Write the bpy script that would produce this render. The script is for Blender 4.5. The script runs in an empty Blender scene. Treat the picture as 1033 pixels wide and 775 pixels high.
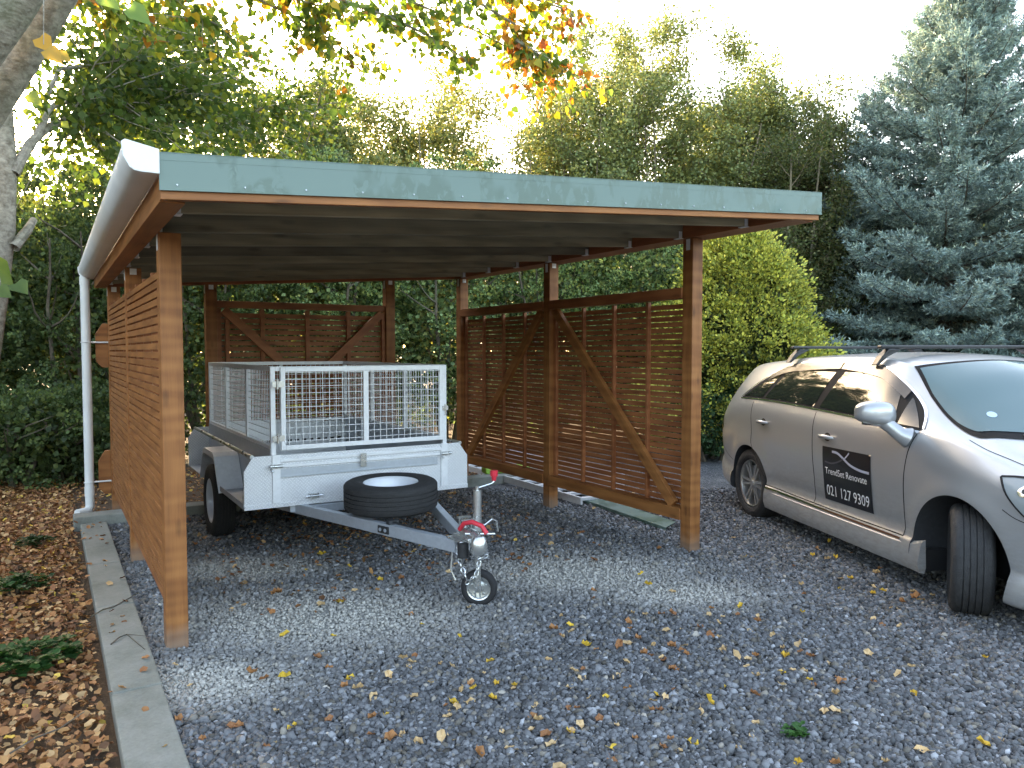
import bpy, bmesh, math, random
import numpy as np
from mathutils import Vector, Matrix
from mathutils.bvhtree import BVHTree
random.seed(11); rng = np.random.default_rng(11)
scn = bpy.context.scene
COL = scn.collection
R = math.radians
H = 1.58; FP = 764.0; PIT = R(2.513)

# ------------------------------------------------------------------ helpers
def at(px, py, depth):
    "world point seen in direction (px,py) of the photograph at forward distance depth"
    a = (px-516.5)/FP; b = -(py-387.5)/FP
    y = math.cos(PIT)+b*math.sin(PIT); z = -math.sin(PIT)+b*math.cos(PIT)
    t = depth/y
    return Vector((a*t, depth, H+z*t))
def ground(px, py, z=0.0):
    p = at(px, py, 1.0); d = p-Vector((0, 0, H)); t = (z-H)/d.z
    return Vector((0, 0, H))+d*t
SO = Vector((-1.807, 3.90, 0)); SA = R(31.5)
def S(u, v, z=0.0):
    c, s = math.cos(SA), math.sin(SA)
    return Vector((SO.x+u*c-v*s, SO.y+u*s+v*c, z))

def tag(o, label=None, cat=None, group=None, kind=None):
    if label: o['label'] = label
    if cat: o['category'] = cat
    if group: o['group'] = group
    if kind: o['kind'] = kind
    return o
def empty(name, loc, rz=0):
    o = bpy.data.objects.new(name, None); COL.objects.link(o)
    o.location = loc; o.rotation_euler = (0, 0, rz); o.empty_display_size = .2
    return o
def link_mesh(name, me, parent=None, mats=()):
    for m in mats: me.materials.append(m)
    o = bpy.data.objects.new(name, me); COL.objects.link(o)
    if parent: o.parent = parent
    return o

class MB:
    def __init__(s): s.v = []; s.f = []; s.uv = []; s.m = []; s.sm = []
    def add(s, vs, fs, uvs=None, m=0, smooth=False):
        b = len(s.v); s.v += [tuple(x) for x in vs]
        for i, f in enumerate(fs):
            s.f.append([b+k for k in f]); s.m.append(m); s.sm.append(smooth)
            s.uv += (uvs[i] if uvs else [(vs[k][0], vs[k][1]) for k in f])
        return s
    def frame(s, c, ex, ey, ez, m=0):
        "box: centre and three half-extent vectors; grain runs along ex"
        c, ex, ey, ez = Vector(c), Vector(ex), Vector(ey), Vector(ez)
        if ex.cross(ey).dot(ez) < 0: ez = -ez
        vs = [c+a*ex+b*ey+d*ez for d in (-1, 1) for b in (-1, 1) for a in (-1, 1)]
        fs = [(0, 2, 3, 1), (4, 5, 7, 6), (0, 1, 5, 4), (2, 6, 7, 3), (0, 4, 6, 2), (1, 3, 7, 5)]
        ou, ov = random.uniform(0, 50), random.uniform(0, 50)
        L, A, B = ex.length, ey.length, ez.length
        sg = [(a, b, d) for d in (-1, 1) for b in (-1, 1) for a in (-1, 1)]
        uv = []
        for fi, f in enumerate(fs):
            r = []
            for k in f:
                a, b, d = sg[k]
                if fi < 2: r.append((ou+a*L, ov+b*A))
                elif fi < 4: r.append((ou+a*L, ov+.37+d*B))
                else: r.append((ou+b*A, ov+.8+d*B))
            uv.append(r)
        return s.add(vs, fs, uv, m)
    def box(s, x0, x1, y0, y1, z0, z1, m=0, ax=None):
        c = ((x0+x1)/2, (y0+y1)/2, (z0+z1)/2)
        h = [abs(x1-x0)/2, abs(y1-y0)/2, abs(z1-z0)/2]
        if ax is None: ax = h.index(max(h))
        e = [Vector((h[0], 0, 0)), Vector((0, h[1], 0)), Vector((0, 0, h[2]))]
        o = [e[ax], e[(ax+1) % 3], e[(ax+2) % 3]]
        return s.frame(c, *o, m)
    def bar(s, p0, p1, w, h, up=(0, 0, 1), m=0):
        p0, p1 = Vector(p0), Vector(p1); d = p1-p0; up = Vector(up)
        side = d.cross(up).normalized(); u2 = side.cross(d).normalized()
        return s.frame((p0+p1)/2, d/2, side*w/2, u2*h/2, m)
    def tube(s, pts, r, n=8, m=0, cap=True, smooth=True):
        pts = [Vector(p) for p in pts]; rs = r if isinstance(r, (list, tuple)) else [r]*len(pts)
        vs = []; prev = None; L = 0; Ls = []
        for i, p in enumerate(pts):
            t = (pts[min(i+1, len(pts)-1)]-pts[max(i-1, 0)]).normalized()
            if prev is None: a = t.orthogonal().normalized()
            else: a = (prev-t*prev.dot(t)).normalized()
            prev = a; b = t.cross(a)
            if i: L += (p-pts[i-1]).length
            Ls.append(L)
            for k in range(n):
                q = 2*math.pi*k/n
                vs.append(p+(a*math.cos(q)+b*math.sin(q))*rs[i])
        fs = []; uv = []
        for i in range(len(pts)-1):
            for k in range(n):
                k2 = (k+1) % n
                fs.append((i*n+k, i*n+k2, (i+1)*n+k2, (i+1)*n+k))
                w0, w1 = k/n*6.28*rs[i], (k+1)/n*6.28*rs[i]
                uv.append([(Ls[i], w0), (Ls[i], w1), (Ls[i+1], w1), (Ls[i+1], w0)])
        if cap:
            fs.append(tuple(range(n))[::-1]); uv.append([(0, 0)]*n)
            fs.append(tuple((len(pts)-1)*n+k for k in range(n))); uv.append([(0, 0)]*n)
        return s.add(vs, fs, uv, m, smooth)
    def cyl(s, p0, p1, r0, r1=None, n=16, m=0): return s.tube([p0, p1], [r0, r0 if r1 is None else r1], n, m)
    def lathe(s, prof, c, axis, n=48, m=0, closed=False):
        "profile of (radius, offset along axis)"
        c, ax = Vector(c), Vector(axis).normalized(); a = ax.orthogonal().normalized(); b = ax.cross(a)
        vs = []
        for k in range(n):
            q = 2*math.pi*k/n; d = a*math.cos(q)+b*math.sin(q)
            vs += [c+d*r+ax*o for r, o in prof]
        P = len(prof); fs = []; uv = []; arc = [0]
        for i in range(1, P+1): arc.append(arc[-1]+math.hypot(prof[i % P][0]-prof[i-1][0], prof[i % P][1]-prof[i-1][1]))
        for k in range(n):
            k2 = (k+1) % n
            for i in range(P if closed else P-1):
                j = (i+1) % P
                fs.append((k*P+i, k2*P+i, k2*P+j, k*P+j))
                uv.append([(k/n, arc[i]), ((k+1)/n, arc[i]), ((k+1)/n, arc[i+1]), (k/n, arc[i+1])])
        return s.add(vs, fs, uv, m, True)
    def prism(s, poly, t, m=0):
        "poly: 3D points of a planar outline, t: thickness vector"
        n = len(poly); t = Vector(t); vs = [Vector(p) for p in poly]+[Vector(p)+t for p in poly]
        fs = [tuple(range(n))[::-1], tuple(range(n, 2*n))]+[(i, (i+1) % n, n+(i+1) % n, n+i) for i in range(n)]
        uv = [[(vs[k].x+vs[k].y, vs[k].z) for k in f] for f in fs]
        return s.add(vs, fs, uv, m)
    def build_split(s, name, mats, parent=None, off=(0, 0, 0), bevel=0, gap=.003):
        "like build, but pieces that do not touch become objects of their own"
        par = list(range(len(s.v)))
        def find(i):
            while par[i] != i: par[i] = par[par[i]]; i = par[i]
            return i
        for f in s.f:
            for k in f[1:]: par[find(k)] = find(f[0])
        comp = {}
        for i in range(len(s.v)): comp.setdefault(find(i), []).append(i)
        keys = list(comp); bb = []
        for k in keys:
            a = np.array([s.v[i] for i in comp[k]]); bb.append((a.min(0)-gap, a.max(0)+gap))
        grp = list(range(len(keys)))
        def fg(i):
            while grp[i] != i: i = grp[i]
            return i
        for i in range(len(keys)):
            for j in range(i):
                if (bb[i][0] <= bb[j][1]).all() and (bb[j][0] <= bb[i][1]).all(): grp[fg(i)] = fg(j)
        res = []
        for g in sorted(set(fg(i) for i in range(len(keys)))):
            vid = set(v for i in range(len(keys)) if fg(i) == g for v in comp[keys[i]]); m = MB(); mp = {}; li = 0
            for fi, f in enumerate(s.f):
                if f[0] in vid:
                    for k in f:
                        if k not in mp: mp[k] = len(m.v); m.v.append(s.v[k])
                    m.f.append([mp[k] for k in f]); m.m.append(s.m[fi]); m.sm.append(s.sm[fi]); m.uv += s.uv[li:li+len(f)]
                li += len(f)
            res.append(m.build(name, mats, parent, off, bevel))
        return res
    def build(s, name, mats, parent=None, off=(0, 0, 0), bevel=0, smooth_angle=None):
        if not isinstance(mats, (list, tuple)): mats = [mats]
        o3 = Vector(off)
        me = bpy.data.meshes.new(name)
        me.from_pydata([Vector(v)-o3 for v in s.v], [], s.f)
        ul = me.uv_layers.new(name='UVMap'); ul.data.foreach_set('uv', np.array(s.uv, 'f').ravel())
        me.polygons.foreach_set('material_index', s.m); me.polygons.foreach_set('use_smooth', s.sm)
        o = link_mesh(name, me, parent, mats)
        bm = bmesh.new(); bm.from_mesh(me); bmesh.ops.recalc_face_normals(bm, faces=bm.faces); bm.to_mesh(me); bm.free()
        if any(s.sm): 
            try: me.set_sharp_from_angle(angle=R(40))
            except Exception: pass
        if bevel:
            b = o.modifiers.new('bev', 'BEVEL'); b.width = bevel; b.segments = 2; b.limit_method = 'ANGLE'; b.harden_normals = False
        return o

# ------------------------------------------------------------------ materials
def new_mat(name):
    m = bpy.data.materials.new(name); m.use_nodes = True
    nt = m.node_tree; nt.nodes.clear()
    return m, nt
def N(nt, t, **k):
    n = nt.nodes.new(t)
    for a, b in k.items():
        if a.startswith('_'): n.inputs[a[1:].replace('_', ' ')].default_value = b
        else: setattr(n, a, b)
    return n
def L(nt, a, b): nt.links.new(a, b)
def out(nt, sh):
    o = N(nt, 'ShaderNodeOutputMaterial'); L(nt, sh, o.inputs['Surface']); return o
def ramp(nt, fac, stops):
    r = N(nt, 'ShaderNodeValToRGB'); e = r.color_ramp.elements
    while len(e) < len(stops): e.new(.5)
    for i, (p, c) in enumerate(stops):
        e[i].position = p; e[i].color = (*c, 1) if len(c) == 3 else c
    L(nt, fac, r.inputs['Fac']); return r.outputs['Color']
def noise(nt, vec, scale, detail=4, rough=.55, dist=0):
    n = N(nt, 'ShaderNodeTexNoise'); n.inputs['Scale'].default_value = scale; n.inputs['Detail'].default_value = detail
    n.inputs['Roughness'].default_value = rough; n.inputs['Distortion'].default_value = dist
    if vec: L(nt, vec, n.inputs['Vector'])
    return n
def mapping(nt, vec, scale=(1, 1, 1), rot=(0, 0, 0), loc=(0, 0, 0)):
    m = N(nt, 'ShaderNodeMapping'); m.inputs['Scale'].default_value = scale; m.inputs['Rotation'].default_value = rot; m.inputs['Location'].default_value = loc
    L(nt, vec, m.inputs['Vector']); return m.outputs['Vector']
def mixc(nt, fac, a, b, mode='MIX'):
    m = N(nt, 'ShaderNodeMix', data_type='RGBA', blend_type=mode)
    for s, v in ((m.inputs[0], fac), (m.inputs[6], a), (m.inputs[7], b)):
        if isinstance(v, (int, float)): s.default_value = v
        elif isinstance(v, tuple): s.default_value = (*v, 1)
        else: L(nt, v, s)
    return m.outputs[2]
def math_(nt, op, a, b=None, clamp=False):
    m = N(nt, 'ShaderNodeMath', operation=op, use_clamp=clamp)
    for i, v in enumerate((a, b)):
        if v is None: continue
        if isinstance(v, (int, float)): m.inputs[i].default_value = v
        else: L(nt, v, m.inputs[i])
    return m.outputs[0]
def bump(nt, h, strength=.3, dist=.01, nrm=None):
    b = N(nt, 'ShaderNodeBump'); b.inputs['Strength'].default_value = strength; b.inputs['Distance'].default_value = dist
    L(nt, h, b.inputs['Height'])
    if nrm: L(nt, nrm, b.inputs['Normal'])
    return b.outputs['Normal']
def principled(nt, color=None, rough=.6, metal=0, normal=None, coat=0, spec=.5):
    p = N(nt, 'ShaderNodeBsdfPrincipled')
    if isinstance(color, tuple): p.inputs['Base Color'].default_value = (*color, 1)
    elif color: L(nt, color, p.inputs['Base Color'])
    if isinstance(rough, (int, float)): p.inputs['Roughness'].default_value = rough
    else: L(nt, rough, p.inputs['Roughness'])
    p.inputs['Metallic'].default_value = metal
    p.inputs['Coat Weight'].default_value = coat; p.inputs['Coat Roughness'].default_value = .04
    p.inputs['Specular IOR Level'].default_value = spec
    if normal: L(nt, normal, p.inputs['Normal'])
    return p
def objco(nt): return N(nt, 'ShaderNodeTexCoord').outputs['Object']
def uvco(nt): return N(nt, 'ShaderNodeTexCoord').outputs['UV']

def wood(name, c0, c1, c2, rough=.55, weather=0):
    m, nt = new_mat(name); uv = uvco(nt)
    w = noise(nt, mapping(nt, uv, (1.2, 9, 1)), 1.0, 3)
    g = noise(nt, mapping(nt, uv, (2.5, 60, 1)), 2.0, 6, .6, .6)
    ring = N(nt, 'ShaderNodeTexWave', wave_type='BANDS', bands_direction='Y'); ring.inputs['Scale'].default_value = 4.5
    ring.inputs['Distortion'].default_value = 9; ring.inputs['Detail'].default_value = 2; ring.inputs['Detail Scale'].default_value = .6
    L(nt, mapping(nt, uv, (.25, 1, 1)), ring.inputs['Vector'])
    f = math_(nt, 'ADD', math_(nt, 'MULTIPLY', g.outputs['Fac'], .42), math_(nt, 'ADD', math_(nt, 'MULTIPLY', ring.outputs['Fac'], .12), math_(nt, 'MULTIPLY', w.outputs['Fac'], .35)))
    col = ramp(nt, f, [(.3, c0), (.55, c1), (.8, c2)])
    kn = N(nt, 'ShaderNodeTexVoronoi', feature='F1', voronoi_dimensions='2D'); kn.inputs['Scale'].default_value = 1; L(nt, mapping(nt, uv, (1.7, 5.5, 1)), kn.inputs['Vector'])
    kf = ramp(nt, kn.outputs['Distance'], [(.035, (1, 1, 1)), (.10, (0, 0, 0))])
    col = mixc(nt, math_(nt, 'MULTIPLY', kf, .6), col, tuple(x*.35 for x in c0))
    # every board its own tone
    bn = noise(nt, mapping(nt, objco(nt), (3.3, 3.3, 21)), 1, 0)
    col = mixc(nt, .35, col, ramp(nt, bn.outputs['Fac'], [(.3, tuple(x*.7 for x in c0)), (.7, c2)]))
    big = noise(nt, objco(nt), 2.3, 4)
    sz_ = N(nt, 'ShaderNodeSeparateXYZ'); L(nt, objco(nt), sz_.inputs[0])
    lo_ = math_(nt, 'MULTIPLY', ramp(nt, math_(nt, 'ADD', sz_.outputs['Z'], math_(nt, 'MULTIPLY', noise(nt, objco(nt), 17, 4).outputs['Fac'], .16)), [(.10, (1, 1, 1)), (.24, (0, 0, 0))]), .55)
    col = mixc(nt, lo_, col, (.20, .185, .16))
    if weather: col = mixc(nt, math_(nt, 'MULTIPLY', big.outputs['Fac'], weather), col, (.12, .13, .10))
    if weather:
        oi = N(nt, 'ShaderNodeObjectInfo'); col = mixc(nt, 1.0, col, ramp(nt, oi.outputs['Random'], [(0, (.45, .45, .45)), (.5, (.8, .8, .78)), (1, (1.15, 1.12, 1.05))]), 'MULTIPLY')
    nb = bump(nt, g.outputs['Fac'], .35, .003)
    out(nt, principled(nt, col, rough, 0, nb, spec=.35).outputs[0]); return m

M = {}
M['cedar'] = wood('stained_timber', (.20, .068, .020), (.33, .122, .037), (.42, .180, .060))
M['cedar_shade'] = wood('shade_toned_timber', (.22, .068, .026), (.34, .115, .045), (.43, .17, .068))  # same stain made redder: shade of rear and inner timber put into the colour
M['pine'] = wood('raw_joist_timber', (.22, .185, .12), (.36, .31, .21), (.48, .42, .29), .75, .3)

def flashing_mat():
    m, nt = new_mat('green_steel_flashing'); o = objco(nt)
    n1 = noise(nt, mapping(nt, o, (1.5, 1.5, 1.0), loc=(3, 1, 0)), 2.4, 3, .6, .4)
    n2 = noise(nt, mapping(nt, o, (1.3, 1.3, .8)), 16, 3, .6, .6)
    f = math_(nt, 'MULTIPLY', ramp(nt, n1.outputs['Fac'], [(.46, (0, 0, 0)), (.53, (1, 1, 1))]), ramp(nt, n2.outputs['Fac'], [(.40, (0, 0, 0)), (.48, (1, 1, 1))]))
    col = mixc(nt, f, (.105, .170, .148), (.045, .098, .074))
    ro = math_(nt, 'SUBTRACT', .62, math_(nt, 'MULTIPLY', f, .22))
    out(nt, principled(nt, col, ro, .0, None, .2).outputs[0]); return m
M['flash'] = flashing_mat()
def simple(name, c, rough=.5, metal=0, var=.12, sc=12, coat=0, bmp=0, bsc=60):
    m, nt = new_mat(name); o = objco(nt)
    n = noise(nt, o, sc, 5)
    col = mixc(nt, n.outputs['Fac'], tuple(x*(1-var) for x in c), tuple(min(1, x*(1+var)) for x in c))
    nb = None
    if bmp: nb = bump(nt, noise(nt, o, bsc, 4).outputs['Fac'], bmp, .004)
    rr = math_(nt, 'ADD', rough-.05, math_(nt, 'MULTIPLY', n.outputs['Fac'], .1))
    out(nt, principled(nt, col, rr, metal, nb, coat).outputs[0]); return m
M['pvc'] = simple('white_plastic', (.66, .68, .68), .42, 0, .14, 5)
M['rubber'] = simple('black_rubber', (.016, .016, .018), .8, 0, .3, 30)
M['blackplastic'] = simple('black_plastic', (.02, .021, .023), .45, 0, .2, 20)
M['red'] = simple('red_plastic', (.62, .03, .05), .4, 0, .1, 20)
M['green_plastic'] = simple('lime_plastic', (.30, .55, .08), .5, 0, .3, 30)
M['whitepaint'] = simple('white_rim_paint', (.60, .63, .68), .35, 0, .12, 14, .3)
M['lens_red'] = simple('dark_lens', (.09, .02, .02), .2, 0, .1, 10, .5)

def galv(name, c=(.52, .54, .56), metal=.75, rough=.42, plate=False):
    m, nt = new_mat(name); o = objco(nt)
    v = N(nt, 'ShaderNodeTexVoronoi'); v.inputs['Scale'].default_value = 45; L(nt, o, v.inputs['Vector'])
    n = noise(nt, o, 5, 5)
    n3 = noise(nt, mapping(nt, o, (1, 1, .25)), 22, 3)
    col = mixc(nt, v.outputs['Color'], tuple(x*.86 for x in c), c)
    col = mixc(nt, math_(nt, 'MULTIPLY', n.outputs['Fac'], .5), col, tuple(x*.72 for x in c))
    nb = None
    if plate:
        # raised bars of tread plate, two directions laid in a chequer
        sx = N(nt, 'ShaderNodeSeparateXYZ'); L(nt, mapping(nt, o, (38, 38, 38)), sx.inputs[0])
        X, Z = sx.outputs['X'], sx.outputs['Z']
        a = math_(nt, 'ADD', X, Z); b = math_(nt, 'SUBTRACT', X, Z)
        def cell(t): return math_(nt, 'ABSOLUTE', math_(nt, 'SUBTRACT', math_(nt, 'FRACT', t), .5))
        fa, fb = cell(a), cell(b)
        par = math_(nt, 'FRACT', math_(nt, 'MULTIPLY', math_(nt, 'ADD', math_(nt, 'FLOOR', a), math_(nt, 'FLOOR', b)), .5))
        par = math_(nt, 'GREATER_THAN', par, .25)
        def barf(p, q): return math_(nt, 'MULTIPLY', math_(nt, 'LESS_THAN', p, .42), math_(nt, 'LESS_THAN', q, .14))
        h = math_(nt, 'ADD', math_(nt, 'MULTIPLY', par, barf(fa, fb)), math_(nt, 'MULTIPLY', math_(nt, 'SUBTRACT', 1, par), barf(fb, fa)))
        nb = bump(nt, h, 1.0, .006)
        col = mixc(nt, math_(nt, 'MULTIPLY', h, .5), mixc(nt, .25, col, (.35, .37, .40)), (.92, .93, .95))
    else: nb = bump(nt, n3.outputs['Fac'], .12, .003)
    rr = math_(nt, 'ADD', rough-.12, math_(nt, 'MULTIPLY', n.outputs['Fac'], .24))
    out(nt, principled(nt, col, rr, metal, nb).outputs[0]); return m
M['galv'] = galv('galvanised_steel', (.82, .84, .87), .2, .42)
M['galv_dull'] = galv('galvanised_sheet', (.50, .55, .61), .45, .4)
M['plate'] = galv('tread_plate', (.84, .86, .89), .2, .42, True)
M['zinc'] = galv('bright_zinc', (.68, .70, .70), .85, .28)

def tyre_mat(name, rep=70, base=.02, R0=0, dust=0):
    m, nt = new_mat(name); uv = uvco(nt)
    w = N(nt, 'ShaderNodeTexWave', wave_type='BANDS', bands_direction='X'); w.inputs['Scale'].default_value = rep/20/6.28*6.28/6.28; w.inputs['Distortion'].default_value = .0
    L(nt, mapping(nt, uv, (6.28, 3, 1), rot=(0, 0, .35)), w.inputs['Vector'])
    n = noise(nt, mapping(nt, uv, (40, 30, 1)), 1, 3)
    n2 = noise(nt, objco(nt), 30, 4)
    col = mixc(nt, n2.outputs['Fac'], (base*.7,)*3, (base*(1.5+dust), base*(1.5+dust), base*(1.6+dust)))
    h = math_(nt, 'GREATER_THAN', w.outputs['Fac'], .3)
    n5 = noise(nt, mapping(nt, uv, (260, 90, 1)), 1, 2)
    nb = bump(nt, math_(nt, 'ADD', math_(nt, 'MULTIPLY', h, .6), n5.outputs['Fac']), .9, .006)
    out(nt, principled(nt, col, .8, 0, nb).outputs[0]); return m
M['tyre'] = tyre_mat('trailer_tyre', 90, .018)
M['cartyre'] = tyre_mat('car_tyre', 95, .018, dust=1.0)

PATCH = [(*ground(325, 625).xy, .85), (*ground(585, 580).xy, .80), (*ground(200, 690).xy, .45), (*ground(690, 600).xy, .5), (*ground(250, 575).xy, .5)]
def gravel_mat():
    m, nt = new_mat('crushed_gravel'); o = objco(nt)
    dis = noise(nt, o, 60, 2); o2 = mixc(nt, .012, o, dis.outputs['Color'], 'ADD')
    v = N(nt, 'ShaderNodeTexVoronoi', feature='F1'); v.inputs['Scale'].default_value = 62; L(nt, o2, v.inputs['Vector'])
    ve = N(nt, 'ShaderNodeTexVoronoi', feature='DISTANCE_TO_EDGE'); ve.inputs['Scale'].default_value = 62; L(nt, o2, ve.inputs['Vector'])
    sc = N(nt, 'ShaderNodeSeparateColor'); L(nt, v.outputs['Color'], sc.inputs[0])
    col = ramp(nt, sc.outputs[0], [(0, (.04, .043, .05)), (.45, (.085, .092, .104)), (.8, (.15, .16, .172)), (.97, (.26, .26, .26)), (1, (.45, .44, .42))])
    edge = ramp(nt, ve.outputs['Distance'], [(.0, (.35, .35, .35)), (.12, (1, 1, 1))])
    col = mixc(nt, 1.0, col, edge, 'MULTIPLY')
    big = noise(nt, o, 1.1, 4, .6)
    dust = ramp(nt, big.outputs['Fac'], [(.5, (0, 0, 0)), (.72, (1, 1, 1))])
    col = mixc(nt, math_(nt, 'MULTIPLY', dust, .45), col, (.27, .265, .25))
    for (cx, cy, rr_) in PATCH:                        # bare, dusty places in the drive
        dd_ = N(nt, 'ShaderNodeVectorMath', operation='DISTANCE'); L(nt, mapping(nt, mixc(nt, .35, o, noise(nt, o, 2.2, 4).outputs['Color'], 'ADD'), (1, 1.7, 0)), dd_.inputs[0]); dd_.inputs[1].default_value = (cx+.17, (cy+.17)*1.7, 0)
        col = mixc(nt, math_(nt, 'MULTIPLY', ramp(nt, math_(nt, 'DIVIDE', dd_.outputs['Value'], rr_*1.1), [(.5, (1, 1, 1)), (1, (0, 0, 0))]), .9), col, (.42, .41, .385))
    nb = bump(nt, math_(nt, 'ADD', math_(nt, 'MINIMUM', ve.outputs['Distance'], .25), math_(nt, 'MULTIPLY', sc.outputs[1], .2)), 1.0, .02)
    out(nt, principled(nt, col, .8, 0, nb).outputs[0]); return m
M['gravel'] = gravel_mat()
def attr_mat(name, rough=.7, bmp=True, spec=.4):
    m, nt = new_mat(name); a = N(nt, 'ShaderNodeVertexColor'); a.layer_name = 'Col'
    n = noise(nt, objco(nt), 220, 3)
    col = mixc(nt, .35, a.outputs['Color'], mixc(nt, n.outputs['Fac'], (.4, .4, .4), (1, 1, 1)), 'MULTIPLY')
    out(nt, principled(nt, col, rough, 0, bump(nt, n.outputs['Fac'], .3, .002) if bmp else None, spec=spec).outputs[0]); return m
M['stone'] = attr_mat('gravel_stone')
def leaf_mat(name, trans=.45, rough=.5, tint=(1.0, 1.0, .7)):
    m, nt = new_mat(name); a = N(nt, 'ShaderNodeVertexColor'); a.layer_name = 'Col'
    p = principled(nt, a.outputs['Color'], rough, spec=.35)
    t = N(nt, 'ShaderNodeBsdfTranslucent'); L(nt, mixc(nt, 1.0, a.outputs['Color'], tuple(tint), 'MULTIPLY'), t.inputs['Color'])
    mx = N(nt, 'ShaderNodeMixShader'); mx.inputs[0].default_value = trans
    L(nt, p.outputs[0], mx.inputs[1]); L(nt, t.outputs[0], mx.inputs[2]); out(nt, mx.outputs[0]); return m
M['leaf'] = leaf_mat('broad_leaves', .5)
M['leaf_far'] = leaf_mat('thin_leaves', .34)
M['needle'] = leaf_mat('conifer_needles', .22, .6, (1, 1, .9))
M['dryleaf'] = leaf_mat('dry_leaves', .15, .65, (1, .9, .7))
def bark_mat(name, c0, c1, sc=14, horiz=False):
    m, nt = new_mat(name); o = objco(nt)
    n = noise(nt, mapping(nt, o, (1, 1, 1.3 if horiz else .25)), sc*(1.1 if horiz else 1), 8, .7, .3)
    n2 = noise(nt, o, 3.5, 4)
    v = N(nt, 'ShaderNodeTexVoronoi'); v.inputs['Scale'].default_value = sc*1.6; L(nt, mapping(nt, o, (1, 1, 2.5 if horiz else .3)), v.inputs['Vector'])
    col = mixc(nt, ramp(nt, n.outputs['Fac'], [(.35, (0, 0, 0)), (.65, (1, 1, 1))]), c0, c1)
    col = mixc(nt, math_(nt, 'MULTIPLY', ramp(nt, n2.outputs['Fac'], [(.5, (0, 0, 0)), (.65, (1, 1, 1))]), .5), col, (.10, .12, .06))
    out(nt, principled(nt, col, .85, 0, bump(nt, math_(nt, 'ADD', n.outputs['Fac'], math_(nt, 'MULTIPLY', v.outputs['Distance'], .5)), .5 if horiz else .8, .01)).outputs[0]); return m
M['bark_pale'] = bark_mat('pale_lichened_bark', (.12, .10, .075), (.36, .33, .27), 22, True)
M['bark'] = bark_mat('brown_bark', (.05, .038, .028), (.15, .12, .09), 16)
def soil_mat():
    m, nt = new_mat('leafy_soil'); o = objco(nt)
    n = noise(nt, o, 1.2, 6); n2 = noise(nt, o, 26, 6, .7)
    col = mixc(nt, n2.outputs['Fac'], (.03, .02, .012), (.16, .09, .045))
    col = mixc(nt, ramp(nt, n.outputs['Fac'], [(.5, (0, 0, 0)), (.7, (1, 1, 1))]), col, (.035, .03, .02))
    out(nt, principled(nt, col, .95, 0, bump(nt, n2.outputs['Fac'], 1, .03)).outputs[0]); return m
M['soil'] = soil_mat()
def concrete_mat():
    m, nt = new_mat('worn_concrete'); o = objco(nt)
    n = noise(nt, o, 3.5, 6, .65); n2 = noise(nt, o, 60, 5, .7)
    col = ramp(nt, n.outputs['Fac'], [(.3, (.075, .085, .06)), (.48, (.15, .158, .13)), (.62, (.19, .195, .17)), (.75, (.26, .265, .235))])
    col = mixc(nt, .3, col, mixc(nt, n2.outputs['Fac'], (.1, .1, .09), (.5, .5, .48)))
    out(nt, principled(nt, col, .9, 0, bump(nt, n2.outputs['Fac'], .5, .004)).outputs[0]); return m
M['concrete'] = concrete_mat()

# ------------------------------------------------------------------ numpy meshes
def np_mesh(name, V, F, cols, mat, parent=None, smooth=False, loc=None):
    "V (n,3), F (m,k) equal-size faces, cols (n,3) per vertex"
    me = bpy.data.meshes.new(name); n, m, k = len(V), len(F), F.shape[1]
    if loc is not None: V = V-np.array(loc)
    me.vertices.add(n); me.vertices.foreach_set('co', V.astype('f').ravel())
    me.loops.add(m*k); me.loops.foreach_set('vertex_index', F.astype('i').ravel())
    me.polygons.add(m); me.polygons.foreach_set('loop_start', np.arange(0, m*k, k, dtype='i'))
    me.update(calc_edges=True)
    if smooth: me.polygons.foreach_set('use_smooth', np.ones(m, bool))
    a = me.color_attributes.new('Col', 'FLOAT_COLOR', 'POINT')
    c4 = np.ones((n, 4), 'f'); c4[:, :3] = cols; a.data.foreach_set('color', c4.ravel())
    o = link_mesh(name, me, parent, [mat])
    if loc is not None and parent is None: o.location = loc
    return o
def unit(a): return a/np.maximum(np.linalg.norm(a, axis=1, keepdims=True), 1e-9)
LEAF_D = np.array([[0, 0, 0], [.42, .45, .12], [0, 1, 0], [-.42, .45, .12]])            # folded diamond
LEAF_DF = np.array([[0, 1, 2], [0, 2, 3]])
LEAF_H = np.array([[0, 0, 0], [.40, -.02, .10], [.52, .35, .12], [.26, .72, .04], [0, 1.05, -.08], [-.26, .72, .04], [-.52, .35, .12], [-.40, -.02, .10]])
LEAF_HF = np.array([[0, 1, 2], [0, 2, 3], [0, 3, 4], [0, 4, 5], [0, 5, 6], [0, 6, 7]])
def leaves(P, D, Nn, size, cols, tmpl=LEAF_D, tf=LEAF_DF, wid=1.0):
    "P positions, D length direction, Nn normal; returns V,F,cols"
    n = len(P); D = unit(D); X = unit(np.cross(D, Nn)); Z = np.cross(X, D)
    s = (size if isinstance(size, np.ndarray) else np.full(n, size))[:, None, None]
    T = tmpl[None]
    V = P[:, None]+s*(T[..., 0:1]*wid*X[:, None]+T[..., 1:2]*D[:, None]+T[..., 2:3]*Z[:, None])
    k = len(tmpl); F = (np.arange(n)[:, None, None]*k+tf[None]).reshape(-1, 3)
    return V.reshape(-1, 3), F, np.repeat(cols, k, axis=0)
def pick(n, pal, var=.18, w=None):
    pal = np.array(pal, float); i = rng.choice(len(pal), n, p=w)
    return np.clip(pal[i]*(1+rng.normal(0, var, (n, 1))), .004, .9)
def rnd(n): return unit(rng.normal(0, 1, (n, 3)))

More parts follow.
